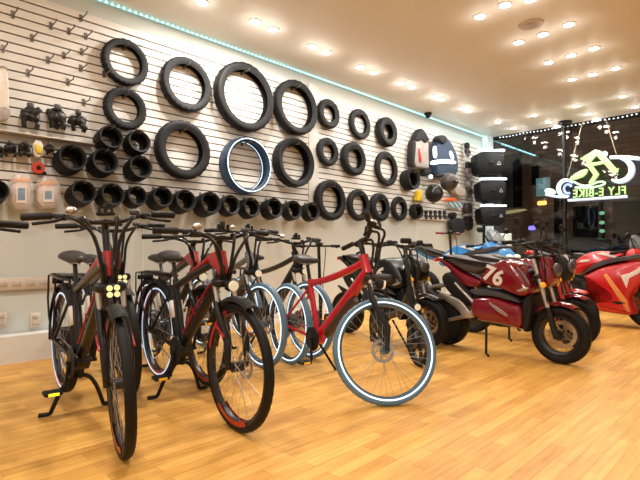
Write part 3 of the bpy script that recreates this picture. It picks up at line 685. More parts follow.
    if lens4:
        for y in (-.017, .017):
            for z in (-.016, .016): b.disc(hp + V((.028, y, z)), .0145, .012, 'x', 12)
    else: b.disc(hp + V((.028, 0, 0)), .03, .014, 'x', 18)
    b.build('lens', lens, hl)
    # fenders and rack
    if style == 'commuter':
        fender(t, FA, R + .028, R_(66), R_(150), tw + .03, S, BLKM, 'front_fender')
        fender(t, RA, R + .026, R_(15), R_(190), tw + .03, None, BLKM, 'rear_fender')
    if racks:
        b = mk(); zz = 2 * R + .075
        x0, x1 = RA.x - .25, RA.x + .17
        for y in (-.065, .065): b.tube(smooth_path([(x1 + .08, y * .4, zz), (x1, y, zz), (x0, y, zz), (x0 - .02, 0, zz)], 1), .008, 7)
        for x in (x0 + .06, x0 + .16, x0 + .28, x1 - .04): b.tube([(x, -.065, zz), (x, .065, zz)], .006, 6)
        for y in (-.075, .075): b.tube(smooth_path([RA + V((0, y, .0)), (RA.x - .2, y, zz - .22), (x0 + .03, y * .9, zz)], 1), .007, 7); b.tube([RA + V((0, y, 0)), (RA.x + .02, y * .9, zz)], .006, 6)
        b.rbox((RA.x - .02, 0, zz + .01), (.3, .07, .008), .003)
        rr = b.build('rear_rack', BLK, t)
        mk().rbox((x0 - .028, 0, zz - .05), (.014, .06, .03), .004).build('tail_light', mat('dark_red_lens', (.12, .006, .006), .3, noise=.05), rr)
        mk().rbox((x0 - .016, 0, zz - .048), (.012, .075, .045), .004).build('tail_light_housing', BLKM, rr)
    # saddle
    u = (ST - BB).normalized(); sp = ST + u * ((saddle_z - .05 - ST.z) / u.z)
    mk().tube([ST - u * .1, sp], .0145, 10).build('seat_post', BLK, t)
    rings = []
    for x, w, hgt in ((-.135, .05, .02), (-.125, .075, .035), (-.07, .088, .04), (-.01, .07, .036), (.05, .04, .032), (.11, .026, .028), (.14, .018, .02), (.148, .008, .01)):
        zc = sp.z + .035 + (.012 if x < -.05 else 0)
        rings.append([V((sp.x + x, w * math.cos(2 * PI * k / 14), zc + hgt * math.sin(2 * PI * k / 14) * (1 if math.sin(2 * PI * k / 14) > 0 else .8))) for k in range(14)])
    sd = mk().loft(rings).build('saddle', SADDLE, t)
    b = mk()
    for y in (-.025, .025): b.tube([(sp.x - .1, y, sp.z + .02), (sp.x, y, sp.z), (sp.x + .1, y * .5, sp.z + .02)], .004, 6)
    b.build('saddle_rails', STEEL, sd)
    # drivetrain
    b = mk(); b.lathe([(.06, -.002), (.095, -.002), (.095, .002), (.06, .002)], BB + V((0, -.06, 0)), 'y', 36); b.disc(BB + V((0, -.06, 0)), .065, .006)
    for sgn, y in ((1, -.085), (-1, .085)):
        e = BB + V((.17 * math.cos(pedal) * sgn, y, .17 * math.sin(pedal) * sgn)); b.tube([BB + V((0, y * .8, 0)), e], .011, 8)
    b.tube([BB + V((0, -.085, 0)), BB + V((0, .085, 0))], .012, 8)
    cs = b.build('crankset', BLKM, t)
    for sgn, y in ((1, -.15), (-1, .15)):
        e = BB + V((.17 * math.cos(pedal) * sgn, y, .17 * math.sin(pedal) * sgn)); b = mk(); b.rbox(e, (.085, .10, .022), .006); b.tube([e, e - V((0, y * .45, 0))], .006, 6); b.build('pedal', BLKM, cs)
        for dx in (-.044, .044): mk().rbox(e + V((dx, 0, 0)), (.004, .055, .016), .001).build('pedal_reflector', YREF if name == 'electric_bicycle' and lens4 else AMBER, cs)
    b = mk()
    for z, z2 in ((.09, .04), (-.09, -.04)): b.tube([BB + V((0, -.06, z)), RA + V((0, -.05, z2))], .0045, 5)
    b.tube(smooth_path([RA + V((0, -.05, -.03)), RA + V((.03, -.05, -.08)), RA + V((.05, -.05, -.12)), RA + V((.09, -.055, -.06))]), .009, 6)
    b.build('chain', GREYM, t)
    # stand
    if stand == 'center':
        zg = -lift * (.5 + (BB.x - .02) / W * -1) if False else -(lift / 2 - (lift / W) * (BB.x - .02))
        b = mk(); px_ = BB.x - .03
        for y in (-1, 1): b.tube(smooth_path([(px_, 0, .205), (px_ - .01, .05 * y, .2), (px_ - .02, .1 * y, .13), (px_ - .04, .145 * y, zg + .03), (px_ - .05, .15 * y, zg + .012), (px_ - .06, .21 * y, zg + .012)], 2), .0125, 8)
        b.tube([(px_, 0, .2), (BB.x, 0, BB.z - .03)], .02, 8); b.build('center_stand', BLKM, t)
    else:
        b = mk(); b.tube([BB + V((-.1, .05, -.03)), BB + V((-.04, .2, -.288)), BB + V((-.03, .23, -.29))], .01, 8); b.build('kickstand', BLKM, t)
    return t
def wdir(dd, dl): return FW * dd + RT * dl
def fl(d, l): return V((XC, 0, 0)) + FW * d + RT * l
UA = wdir(.775, -.63)
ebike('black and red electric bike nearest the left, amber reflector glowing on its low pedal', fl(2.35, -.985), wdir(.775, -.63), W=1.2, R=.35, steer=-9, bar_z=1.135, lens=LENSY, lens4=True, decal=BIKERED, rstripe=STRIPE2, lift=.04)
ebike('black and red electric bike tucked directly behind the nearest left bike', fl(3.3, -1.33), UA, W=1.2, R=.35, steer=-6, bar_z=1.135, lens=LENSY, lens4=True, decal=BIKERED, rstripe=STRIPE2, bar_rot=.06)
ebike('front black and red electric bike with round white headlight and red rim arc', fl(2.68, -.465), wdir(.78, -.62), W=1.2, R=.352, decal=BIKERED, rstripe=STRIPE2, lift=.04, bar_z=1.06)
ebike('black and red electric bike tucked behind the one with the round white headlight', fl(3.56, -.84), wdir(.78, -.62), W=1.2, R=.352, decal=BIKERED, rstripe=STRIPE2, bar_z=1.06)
ebike('black bike mostly out of frame at the left edge, only its grip showing', fl(2.02, -1.62), UA, W=1.2, R=.35, decal=BIKERED, lens=LENSY, lens4=True)
BW = dict(ftire=BLUEGLOWRUB, rtire=BLUEGLOWRUB, fstripe=STRIPE, rstripe=STRIPE, rim=BLUERIM)
ebike('grey electric bike with blue glowing front tire standing behind the red headed bikes', fl(4.08, -.49), wdir(.78, -.62), W=1.2, R=.36, col=GREYM, style='grey', head_m=GREYM, bar_z=1.13, racks=False, **BW)
ebike('dark electric bike with blue glowing striped wheels behind the saddle of the red bike', fl(4.46, -.10), wdir(.78, -.62), W=1.2, R=.355, col=BLK, style='grey', head_m=BLK, bar_z=1.06, racks=True, **BW)
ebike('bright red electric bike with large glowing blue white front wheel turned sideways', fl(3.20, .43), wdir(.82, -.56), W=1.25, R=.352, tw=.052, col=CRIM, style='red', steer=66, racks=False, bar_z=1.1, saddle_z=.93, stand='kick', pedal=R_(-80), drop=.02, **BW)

# folding mini e-bike with small cast wheels
def mini_bike(label, fpt, rdir):
    rdir = rdir.normalized(); W, R = .92, .2
    mid = fpt + rdir * (W / 2); t = thing('folding_electric_bike', label, 'bicycle', mid, math.atan2(-rdir.y, -rdir.x))
    FA, RA = V((W / 2, 0, R)), V((-W / 2, 0, R)); HB, HT = V((W / 2 - .12, 0, .5)), V((W / 2 - .17, 0, .66))
    wheel(t, 'front_wheel', FA, R, .055, None, spoke=RIMB, mag=5, hub=.03, kr=.74, disc=.06)
    wheel(t, 'rear_wheel', RA, R, .055, None, spoke=RIMB, mag=5, hub=.045, kr=.74, disc=.06)
    b = MB(); b.tube([HB, HT], .03, 12); b.tube(smooth_path([HT - V((0, 0, .06)), V((.1, 0, .42)), V((-.12, 0, .36)), V((-.2, 0, .36))]), .038, 12)
    b.tube([V((-.2, 0, .3)), V((-.27, 0, .68))], .022, 10)
    for y in (-.06, .06): b.tube([V((-.18, y * .6, .34)), RA + V((0, y, 0))], .014, 8)
    b.build('frame', BLK, t)
    b = MB()
    for y in (-.05, .05): b.tube([HB + V((.01, y, -.02)), FA + V((0, y, 0))], .018, 10)
    b.rbox(HB + V((.01, 0, -.02)), (.06, .13, .05), .01); b.build('fork', BLKM, t)
    S = HT + V((-.1, 0, .36)); MB().tube([HT, S], .02, 10).build('stem', BLK, t)
    hb = MB().tube(smooth_path([S + V((-.05, -.28, .02)), S + V((0, -.12, .03)), S, S + V((0, .12, .03)), S + V((-.05, .28, .02))]), .0125, 10).build('handlebar', BLK, t)
    for y in (-1, 1):
        MB().tube([S + V((-.035, .19 * y, .025)), S + V((-.056, .30 * y, .02))], .018, 10).build('grip', BLKM, hb)
        MB().rbox(S + V((.0, .15 * y, .04)), (.06, .05, .05), .01).tube([S + V((.03, .15 * y, .03)), S + V((.03, .27 * y, 0))], .008, 6).build('brake_lever', BLKM, hb)
    MB().rbox(S + V((.02, 0, .06)), (.05, .1, .05), .01).build('display', BLKM, hb)
    b = MB()
    for y in (-.1, .1): b.tube(smooth_path([S + V((.0, y, .03)), S + V((.1, y * .8, -.05)), HT + V((.08, y * .3, 0)), HB + V((.06, 0, -.02))]), .007, 6)
    b.build('cables', BLK, hb)
    rings = []
    for x, w in ((-.14, .04), (-.12, .08), (-.04, .08), (.05, .04), (.12, .025), (.14, .01)): rings.append([V((-.27 + x, w * math.cos(k * PI / 6), .72 + .035 * math.sin(k * PI / 6))) for k in range(12)])
    MB().loft(rings).build('saddle', SADDLE, t)
    b = MB(); b.rbox(HB + V((.07, 0, .0)), (.05, .08, .07), .015); hl = b.build('headlight', BLKM, t); MB().disc(HB + V((.098, 0, 0)), .028, .01, 'x').build('lens', LENS, hl)
    fender(t, FA, R + .03, R_(40), R_(150), .08, None, BLKM, 'front_fender', 14)
    b = MB(); b.tube([V((-.2, .05, .3)), V((-.15, .2, .01))], .01, 8); b.build('kickstand', BLKM, t)
mini_bike('black folding mini bike with small spoked wheels right behind the glowing blue wheel', fl(4.13, .85), wdir(.9, -.25))

# ------------------------------------------------------------------ motorcycles
class Frame2:
    def __init__(s, fpt, rdir, W):
        s.rd = rdir.normalized(); s.W = W; s.mid = fpt + s.rd * (W / 2); s.mid.z = 0
        s.fx = -s.rd; s.ly = V((-s.fx.y, s.fx.x, 0)); s.rz = math.atan2(s.fx.y, s.fx.x)
    def loc(s, px, py, y0):
        d = ray(px, py); o = s.mid + s.ly * y0; k = (o - CAM).dot(s.ly) / d.dot(s.ly); p = CAM + d * k - s.mid
        return (p.dot(s.fx), p.z)
WM = 1.15
FI = Frame2(fl(4.22, 2.11), wdir(.745, -.667), WM)
def L4(pts, y0): return [FI.loc(430 + a / 4, 225 + b / 4, y0) for a, b in pts]
TANK = L4([(205, 205), (235, 165), (300, 130), (345, 155), (385, 205), (412, 262), (385, 290), (340, 282), (290, 257), (240, 245), (200, 225)], -.13)
BELLY = L4([(165, 302), (185, 285), (260, 285), (330, 310), (372, 322), (375, 420), (330, 410), (260, 395), (195, 385), (165, 360)], -.13)
SHIELD = L4([(366, 300), (412, 268), (412, 330), (395, 430), (370, 424)], -.11)
MIDP = L4([(150, 255), (210, 255), (270, 262), (335, 285), (372, 318), (330, 308), (250, 284), (180, 284)], -.135)
SEATP = L4([(45, 128), (70, 120), (105, 118), (150, 138), (200, 152), (245, 150), (268, 158), (240, 178), (205, 194), (160, 196), (105, 168), (70, 145)], -.08)
TAILP = L4([(15, 128), (45, 128), (75, 148), (110, 180), (160, 205), (210, 225), (205, 248), (150, 252), (120, 228), (80, 180), (40, 150)], -.10)
SWING = L4([(26, 258), (50, 268), (85, 284), (125, 300), (160, 345), (176, 370), (138, 374), (112, 335), (60, 298)], -.12)
COVER = L4([(60, 185), (110, 200), (152, 254), (178, 300), (150, 340), (90, 290), (55, 250), (40, 210)], -.08)
STREAK = L4([(225, 305), (245, 318), (300, 355), (306, 374), (260, 345), (235, 322)], -.2)
BADGE = L4([(338, 264), (366, 252), (362, 236), (374, 250), (390, 252), (376, 262), (352, 268)], -.2)
FLASH = L4([(338, 168), (356, 176), (384, 215), (396, 246), (386, 236), (362, 200)], -.2)
N76 = [FI.loc(430 + a / 4, 225 + b / 4, -.19) for a, b in ((250, 205), (210, 195), (290, 215), (250, 180), (250, 230))]
def moto(label, fpt, rdir, body, accent=SILV, group=None, num=True, forkm=SILV, belly=True, steer=0, seatm=SEATM, cowl=None, mirrors=True):
    F = Frame2(fpt, rdir, WM); t = thing('electric_motorcycle', label, 'motorcycle', F.mid, F.rz, group)
    R = .25; FA, RA = V((WM / 2, 0, R)), V((-WM / 2, 0, R))
    TC = V((WM / 2 - .205, 0, .93)); BC = V((WM / 2 - .155, 0, .76)); ax = (TC - BC).normalized()
    S = M.Translation(BC) @ M.Rotation(R_(steer), 4, ax) @ M.Translation(-BC)
    def mk(T=None): b = MB(); b.T = T; return b
    wheel(t, 'front_wheel', FA, R, .10, S, rim=RIMB, spoke=GOLDS, hub=.045, ns=24, kr=.66, disc=.12, disc_m=SILV)
    wheel(t, 'rear_wheel', RA, R, .11, None, rim=RIMB, spoke=RIMB, hub=.11, mag=6, kr=.70, disc=.1)
    def pl(name, o, w, m, parent=t, y=0, ins=.88, rnd=2):
        return mk().pillow([(a, y, c) for a, c in o], (0, 1, 0), w, ins, rnd).build(name, m, parent)
    tk = pl('tank', TANK, .34, body, ins=.9, rnd=1)
    pl('rear_cover', COVER, .17, BLKM)
    for y in (-.125, .125): pl('footrest_bracket', SWING, .03, SILV if body is MAROON else BLKM, y=y, rnd=1)
    pl('side_panel', MIDP, .31, GRYP); pl('tail_panel', TAILP, .22, body); pl('seat', SEATP, .24, seatm, ins=.72, rnd=2)
    if belly:
        bl_ = pl('belly_fairing', BELLY, .33, body, ins=.86, rnd=1); pl('radiator_shield', SHIELD, .27, BLKM, rnd=1)
        for y in (-.168, .168): pl('fairing_streak', STREAK, .006, accent, bl_, y, .95, 1)
    for y in (-.168, .168):
        pl('tank_badge', BADGE, .012, accent, tk, y, .95, 0) if num else None; pl('tank_flash', FLASH, .006, GREYM, tk, y, .95, 1)
    if num:
        cx = sum(a for a, _ in N76) / 5; cz = sum(c for _, c in N76) / 5
        for sgn in (-1, 1):
            mt = M.Translation((cx, sgn * .174, cz)) @ M.Rotation(sgn * -.0, 4, 'Z') @ (M.Rotation(PI, 4, 'Z') if sgn > 0 else M.Identity(4)) @ M.Rotation(PI / 2, 4, 'X') @ M.Rotation(.36 * sgn, 4, 'Z')
            text_mesh('76', .2, .004, 'race_number', WHITE, mt, tk, .006)
    # dark frame and motor
    b = mk(); b.tube([BC, V((.1, 0, .5)), V((-.12, 0, .38))], .05, 10); b.tube([BC + V((-.03, 0, .05)), V((-.15, 0, .66)), V((-.5, 0, .76))], .03, 8); b.pillow([(-.22, 0, .3), (.2, 0, .24), (.24, 0, .5), (-.1, 0, .62), (-.25, 0, .55)], (0, 1, 0), .2)
    b.tube([V((-.12, 0, .36)), V((-.4, 0, .72))], .03, 8); b.build('frame', BLKM, t)
    b = mk()
    for y in (-.09, .09): b.tube([V((-.14, y, .38)), V((-.3, y, .33)), RA + V((0, y, 0))], [.026, .022, .018], 10); b.tube([V((-.12, y * 1.15, .36)), V((-.2, y * 1.2, .48)), V((-.42, y, .66))], [.024, .02, .012], 8)
    b.rbox((-.12, 0, .36), (.08, .2, .09), .015); b.build('swingarm', SILV, t)
    # fork
    b = mk(S); b.rbox(BC, (.07, .22, .05), .012); b.rbox(TC, (.07, .22, .04), .012); b.tube([BC, TC], .025, 10); fk = b.build('fork', BLK, t)
    for y in (-.085, .085): mk(S).tube([FA + V((-.0, y, -.02)), FA + V((-.07, y, .24))], .026, 12).rbox(FA + V((0, y, 0)), (.05, .03, .06), .01).build('fork_leg', BLK, fk)
    for y in (-.085, .085): mk(S).tube([FA + V((-.066, y, .22)), TC + V((0, y, .02))], .02, 12).build('fork_tube', forkm, fk)
    mk(S).rbox(FA + V((-.055, .07, .1)), (.06, .04, .07), .012).build('brake_caliper', mat('red_caliper', (.45, .03, .02), .4, noise=.1), fk)
    fender(t, FA, R + .035, R_(62), R_(140), .13, S, body, 'front_fender', 16)
    b = mk(S); b.pillow([BC + V((.02, 0, -.08)), TC + V((.05, 0, .03)), TC + V((.13, 0, -.03)), BC + V((.15, 0, .0)), BC + V((.1, 0, -.1))], (0, 1, 0), .2, .8); hl = b.build('headlight_cowl', cowl or body, t)
    b = mk(S); b.ell(BC + V((.135, 0, .06)), (.03, .075, .06)); b.build('headlight_lens', mat('dark_lens', (.08, .08, .09), .12, noise=.05), hl)
    for y in (-.14, .14):
        b = mk(S); b.ell(BC + V((.07, y, -.07)), (.025, .02, .025)); b.tube([BC + V((.05, y * .7, -.06)), BC + V((.07, y, -.07))], .008, 6); b.build('turn_signal', AMBER, fk)
    H0 = TC + V((.0, 0, .07)); b = mk(S)
    b.tube([TC, H0], .016, 8); b.tube(smooth_path([H0 + V((-.12, -.37, .06)), H0 + V((-.05, -.24, .07)), H0 + V((0, -.09, 0)), H0 + V((0, .09, 0)), H0 + V((-.05, .24, .07)), H0 + V((-.12, .37, .06))]), .0125, 10); hb = b.build('handlebar', BLK, t)
    for y in (-1, 1):
        mk(S).tube([H0 + V((-.075, .26 * y, .068)), H0 + V((-.122, .385 * y, .06))], .018, 10).build('grip', BLKM, hb)
        b = mk(S); b.tube([H0 + V((-.04, .23 * y, .06)), H0 + V((.02, .25 * y, .05)), H0 + V((-.03, .36 * y, .04))], .008, 6); b.rbox(H0 + V((-.045, .21 * y, .07)), (.05, .06, .045), .01); b.build('brake_lever', BLKM, hb)
        if not mirrors: continue
        b = mk(S); b.tube(smooth_path([H0 + V((-.04, .22 * y, .08)), H0 + V((-.0, .26 * y, .18)), H0 + V((-.03, .3 * y, .24))]), .006, 6); b.ell(H0 + V((-.03, .31 * y, .25)), (.012, .055, .035)); b.build('mirror', BLKM, hb)
    mk(S).rbox(H0 + V((.03, 0, .05)), (.04, .13, .07), .015).build('display', BLKM, hb)
    b = mk(S)
    for y in (-.12, .12): b.tube(smooth_path([H0 + V((-.02, y, .05)), H0 + V((.12, y, .0)), BC + V((.08, y, -.05)), FA + V((-.07, y * .7, .2))]), .006, 6)
    b.build('cables', BLK, hb)
    b = mk(); b.tube([V((-.06, -.12, .28)), V((-.02, -.2, .02)), V((.02, -.23, .012))], .012, 8); b.build('kickstand', BLKM, t)
    for y in (-.2, .2): mk().tube([V((-.16, y * .5, .33)), V((-.16, y, .32))], .012, 8).build('footpeg', BLKM, t)
    tx, tz = TAILP[0]
    b = mk(); b.rbox((tx - .01, 0, tz - .03), (.04, .14, .035), .01); b.build('tail_light', REDL, t)
    return t
MD = wdir(.745, -.667)
moto('maroon electric motorcycle with white number 76 and silver fork, front of its row', fl(4.22, 2.11), MD, MAROON)
moto('maroon motorcycle with red fork parked just behind the front maroon one', fl(4.96, 2.62), MD, MAROON, forkm=mat('red_fork_tube', (.6, .05, .04), .3, noise=.1, coat=.3), num=False, cowl=BLKM)
moto('black electric motorcycle with white number 76 behind the mini bike', fl(4.95, 1.10), MD, BLK, seatm=SADDLE, mirrors=False)
moto('red tanked motorcycle with pale cowl far back between the blue and maroon ones', fl(5.6, 2.98), MD, RED, num=False, cowl=mat('pale_cowl', (.5, .48, .46), .3, noise=.1))
moto('dark motorcycle behind the red sport bike near the window', fl(7.4, 5.1), MD, BLK, num=False, forkm=GREYM)

# sport bike with full fairing
WS = 1.33
FK = Frame2(fl(6.0, 4.16), wdir(.745, -.667), WS)
def LK(pts, y0): return [FK.loc(560 + a / 4.8, 230 + b / 4.8, y0) for a, b in pts]
K_TANK = LK([(45, 210), (38, 185), (80, 135), (150, 100), (245, 103), (310, 125), (240, 148), (170, 170), (120, 200), (95, 217)], -.16)
K_TRIM = LK([(95, 218), (165, 160), (240, 138), (384, 112), (430, 108), (430, 128), (384, 140), (250, 158), (180, 182), (130, 208)], -.2)
K_SIDE = LK([(100, 222), (130, 205), (200, 172), (320, 148), (400, 140), (440, 160), (420, 230), (350, 300), (335, 335), (362, 402), (340, 414), (250, 402), (160, 390), (122, 348), (150, 335), (235, 327), (240, 318), (212, 296), (160, 265)], -.2)
K_BAY = LK([(95, 235), (160, 250), (225, 290), (252, 325), (150, 345), (95, 335)], -.15)
K_ARW = LK([(288, 218), (330, 208), (400, 172), (400, 196), (330, 232), (318, 280)], -.25)
K_LINE = LK([(205, 215), (222, 208), (320, 340), (335, 395), (322, 395)], -.25)
K_SLIT = LK([(240, 342), (300, 345), (318, 356), (270, 356)], -.25)
K_WHT = LK([(165, 112), (200, 108), (270, 128), (255, 134), (205, 122)], -.22)
K_LET = LK([(80, 155), (100, 143), (138, 140), (140, 150), (110, 155)], -.2)
def sport(label, fpt, rdir, body, tankm=None, sc=1.):
    F = Frame2(fpt, rdir, WS); t = thing('sport_motorcycle', label, 'motorcycle', F.mid, F.rz); R = .3; t.scale = (sc,) * 3
    FA, RA = V((WS / 2, 0, R)), V((-WS / 2, 0, R)); TC, BC = V((WS / 2 - .27, 0, .95)), V((WS / 2 - .2, 0, .74))
    def mk(): return MB()
    wheel(t, 'front_wheel', FA, R, .12, None, spoke=RIMB, mag=5, hub=.04, kr=.72, disc=.14, disc_m=SILV)
    wheel(t, 'rear_wheel', RA, R, .15, None, spoke=RIMB, mag=5, hub=.05, kr=.72, disc=.11)
    def pl(name, o, w, m, parent=t, y=0, ins=.88, rnd=1): return mk().pillow([(a, y, c) for a, c in o], (0, 1, 0), w, ins, rnd).build(name, m, parent)
    tk = pl('tank', K_TANK, .36, tankm or body)
    sf = pl('side_fairing', K_SIDE, .46, body); pl('trim_panel', K_TRIM, .47, GRYP); pl('engine_bay', K_BAY, .34, BLKM)
    for y in (-.232, .232):
        pl('white_arrow', K_ARW, .008, WHITE, sf, y, .96, 0); pl('orange_line', K_LINE, .006, mat('orange_decal', (.7, .25, .06), .4, noise=.05), sf, y, .96, 0); pl('vent', K_SLIT, .006, BLKM, sf, y, .96, 0)
    for y in (-.182, .182): pl('white_decal', K_WHT, .006, WHITE, tk, y, .96, 0); pl('white_lettering', K_LET, .006, WHITE, tk, y, .96, 0)
    # nose, windscreen
    b = mk(); b.pillow([BC + V((-.02, 0, .0)), TC + V((-.02, 0, .0)), TC + V((.12, 0, .1)), TC + V((.32, 0, -.04)), BC + V((.36, 0, -.02)), BC + V((.1, 0, -.12))], (0, 1, 0), .4, .7); n = b.build('nose_cowl', body, t)
    b = mk(); b.pillow([TC + V((.02, 0, .05)), TC + V((.06, 0, .28)), TC + V((.2, 0, .14)), TC + V((.28, 0, .0)), TC + V((.14, 0, .04))], (0, 1, 0), .26, .6); b.build('windscreen', mat('smoked_screen', (.25, .28, .3), .1, noise=.05, alpha=.6), t)
    for y in (-.1, .1): mk().ell(BC + V((.31, y, .07)), (.05, .06, .035)).build('headlight', LENS, n)
    b = mk(); b.pillow([(-.1, 0, .82), (-.25, 0, .78), (-.5, 0, .8), (-.78, 0, .95), (-.8, 0, 1.0), (-.55, 0, .92), (-.3, 0, .84)], (0, 1, 0), .26, .85); b.build('seat', SADDLE, t)
    b = mk(); b.pillow([(-.2, 0, .74), (-.5, 0, .74), (-.86, 0, .94), (-.9, 0, 1.0), (-.78, 0, .97), (-.5, 0, .83)], (0, 1, 0), .22, .85); b.build('tail', body, t)
    mk().rbox((-.9, 0, .95), (.04, .16, .04), .01).build('tail_light', REDL, t)
    b = mk()
    for y in (-.1, .1): b.tube([FA + V((0, y, 0)), TC + V((0, y, 0))], .026, 10)
    b.rbox(BC, (.07, .26, .05), .01); b.tube([FA + V((0, -.1, 0)), FA + V((0, .1, 0))], .012, 8); fk = b.build('fork', BLK, t)
    fender(t, FA, R + .03, R_(35), R_(160), .15, None, body, 'front_fender', 14)
    b = mk(); b.tube([TC + V((-.08, -.34, .0)), TC + V((0, -.1, .03)), TC + V((0, .1, .03)), TC + V((-.08, .34, .0))], .014, 8); hb = b.build('handlebar', BLK, t)
    for y in (-1, 1):
        mk().tube([TC + V((-.05, .24 * y, .01)), TC + V((-.085, .36 * y, 0))], .02, 10).build('grip', BLKM, hb)
        b = mk(); b.tube([TC + V((.12, .15 * y, .06)), TC + V((.12, .32 * y, .2))], .008, 6); b.ell(TC + V((.11, .36 * y, .22)), (.025, .075, .04)); b.build('mirror', BLKM, t)
    b = mk()
    for y in (-.1, .1): b.tube([V((-.12, y, .42)), RA + V((0, y, 0))], .028, 8)
    b.build('swingarm', GREYM, t)
    b = mk(); b.tube([(.1, -.16, .25), (-.25, -.2, .22), (-.6, -.22, .38)], [.03, .035, .055], 12); b.build('exhaust', BLKM, t)
    b = mk(); b.tube([V((-.1, .14, .25)), V((-.14, .3, .012)), V((-.1, .33, .012))], .013, 8); b.build('kickstand', BLKM, t)
    return t
sport('bright red fully faired sport motorcycle beside the window', fl(6.0, 4.16), wdir(.745, -.667), RED)
sport('blue sport motorcycle with clear windscreen in the corner below the black cases', fl(7.1, 2.68), wdir(.745, -.667), BLUEP, sc=1.1)

# kick scooters by the wall
def scooter(label, fpt, rdir, zbar, acc):
    rdir = rdir.normalized(); W, R = .85, .11; t = thing('kick_scooter', label, 'scooter', fpt + rdir * (W / 2), math.atan2(-rdir.y, -rdir.x))
    FA, RA = V((W / 2, 0, R)), V((-W / 2, 0, R))
    for n, c in (('front_wheel', FA), ('rear_wheel', RA)): wheel(t, n, c, R, .045, None, spoke=RIMB, mag=5, hub=.03, kr=.66, disc=0)
    MB().rbox((-.03, 0, .11), (.62, .15, .035), .01).rbox((-.38, 0, .12), (.14, .05, .05), .01).tube([(.26, 0, .12), (.34, 0, .3)], .028, 10).build('deck', BLKM, t)
    T = V((W / 2 - .1, 0, zbar)); MB().tube([FA + V((-.03, .0, .12)), T], .019, 10).tube([FA + V((0, -.04, 0)), FA + V((-.03, 0, .13)), FA + V((0, .04, 0))], .013, 8).build('stem', BLK, t)
    hb = MB().tube([T + V((-.03, -.26, .0)), T, T + V((-.03, .26, 0))], .012, 8).rbox(T + V((.01, 0, .02)), (.06, .07, .04), .01).build('handlebar', BLK, t)
    for y in (-1, 1): MB().tube([T + V((-.018, .16 * y, 0)), T + V((-.031, .27 * y, 0))], .018, 10).build('grip', acc, hb); MB().tube([T + V((.02, .13 * y, 0)), T + V((.03, .22 * y, -.02))], .007, 6).build('brake_lever', BLKM, hb)
    MB().tube(smooth_path([T + V((0, .08, 0)), T + V((.09, .05, -.08)), FA + V((.03, 0, .5)), FA + V((0, 0, .2))]), .005, 6).build('cable', BLK, t)
scooter('black kick scooter behind the red bike saddle near the cream wall', fl(5.35, .02), wdir(.8, -.3), 1.04, BLKM)
scooter('black kick scooter with red grips standing left of the blue motorcycle', fl(7.0, 1.98), wdir(.7, -.55), 1.24, mat('dark_red_grip', (.25, .02, .02), .5, noise=.1))

# ------------------------------------------------------------------ neon sign by the window
YS = YW - .22
def S2(u, v): return onY(480 + u / 4, 100 + v / 4, YS)
sg0 = S2(470, 300)
sg = thing('neon_sign', 'hanging green and white cyclist sign with mirrored lettering at the window', 'sign', sg0)
NG = mat('green_neon', (.5, .8, .35), .4, emit=(.36, .8, .2), es=.4, noise=.08, nscale=10); NW = mat('white_blue_neon', (.8, .9, 1), .4, emit=(.5, .75, 1), es=.55, noise=.08, nscale=10); NP = mat('pale_green_neon', (.7, .9, .7), .4, emit=(.45, .9, .45), es=.6, noise=.05)
def sgp(name, pts, m, t=.05, rnd=1): return MB().pillow([S2(*q) - sg0 for q in pts], (0, 1, 0), t, .95, rnd).build(name, m, sg)
def sgt(name, pts, r, m, it=2): return MB().tube(smooth_path([S2(*q) - sg0 for q in pts], it), r, 8).build(name, m, sg)
sgp('rider_torso', [(400, 236), (462, 198), (474, 214), (446, 246), (440, 262), (426, 262), (424, 246)], NG, .05, 0)
sgp('rider_arm', [(462, 198), (484, 204), (546, 274), (556, 272), (552, 290), (530, 296), (522, 284), (466, 222)], NG, .05, 0)
sgp('rider_crossbar', [(440, 252), (500, 244), (506, 254), (446, 266)], NG, .05, 0)
sgp('rider_leg', [(426, 262), (446, 256), (478, 298), (448, 340), (434, 332), (454, 300)], NG, .05, 0)
sgp('tail_fin', [(436, 272), (424, 304), (378, 322), (352, 318), (392, 286)], NG, .05, 1)
sgp('rider_head', [(488, 212), (500, 202), (512, 212), (508, 226), (494, 226)], NW, .05, 1)
def arc(cx, cy, r, a0, a1, n=14, ry=None): return [(cx + r * math.cos(R_(a0 + (a1 - a0) * k / n)), cy + (ry or r) * math.sin(R_(a0 + (a1 - a0) * k / n))) for k in range(n + 1)]
fa = [S2(*q) - sg0 for q in arc(556, 280, 52, -85, 125, 20, 46)]
MB().tube(fa, [.018 + .04 * math.sin(PI * k / 20) ** .7 for k in range(21)], 8).build('front_wheel_arc', NW, sg)
fa = [S2(*q) - sg0 for q in arc(346, 354, 32, -40, -290, 20, 33)]
MB().tube(fa, [.015 + .032 * math.sin(PI * k / 20) ** .7 for k in range(21)], 8).build('rear_wheel_arc', NW, sg)
sgt('rear_inner_arc', arc(352, 356, 16, -30, -300, 12, 18), .025, mat('blue_neon', (.3, .4, .9), .4, emit=(.3, .45, 1), es=.8, noise=.05), 1)
sgt('swoosh_line', [(330, 322), (370, 324), (405, 344), (440, 342), (478, 325), (505, 330), (490, 342), (440, 352), (380, 350)], .02, NP)
sgt('top_bar', [(520, 230), (580, 228), (640, 236)], .035, NW, 1)
sgp('tail_flame', [(256, 360), (276, 352), (296, 358), (306, 372), (294, 380), (268, 378)], NP, .05, 1)
sgt('rear_bar', [(262, 378), (310, 388), (350, 388)], .025, NW, 1)
sgt('underline_bar', [(352, 402), (470, 394), (590, 386)], .028, NW, 0)
a, b_ = S2(376, 378), S2(586, 363)
wtxt = (b_ - a).length
c = (a + b_) / 2 - sg0 + V((0, -.05, 0))
ang = math.atan2(b_.z - a.z, b_.x - a.x)
tm = text_mesh('FLY E-BIKE', .25, .02, 'lettering', NG, M.Identity(4), None, .003)
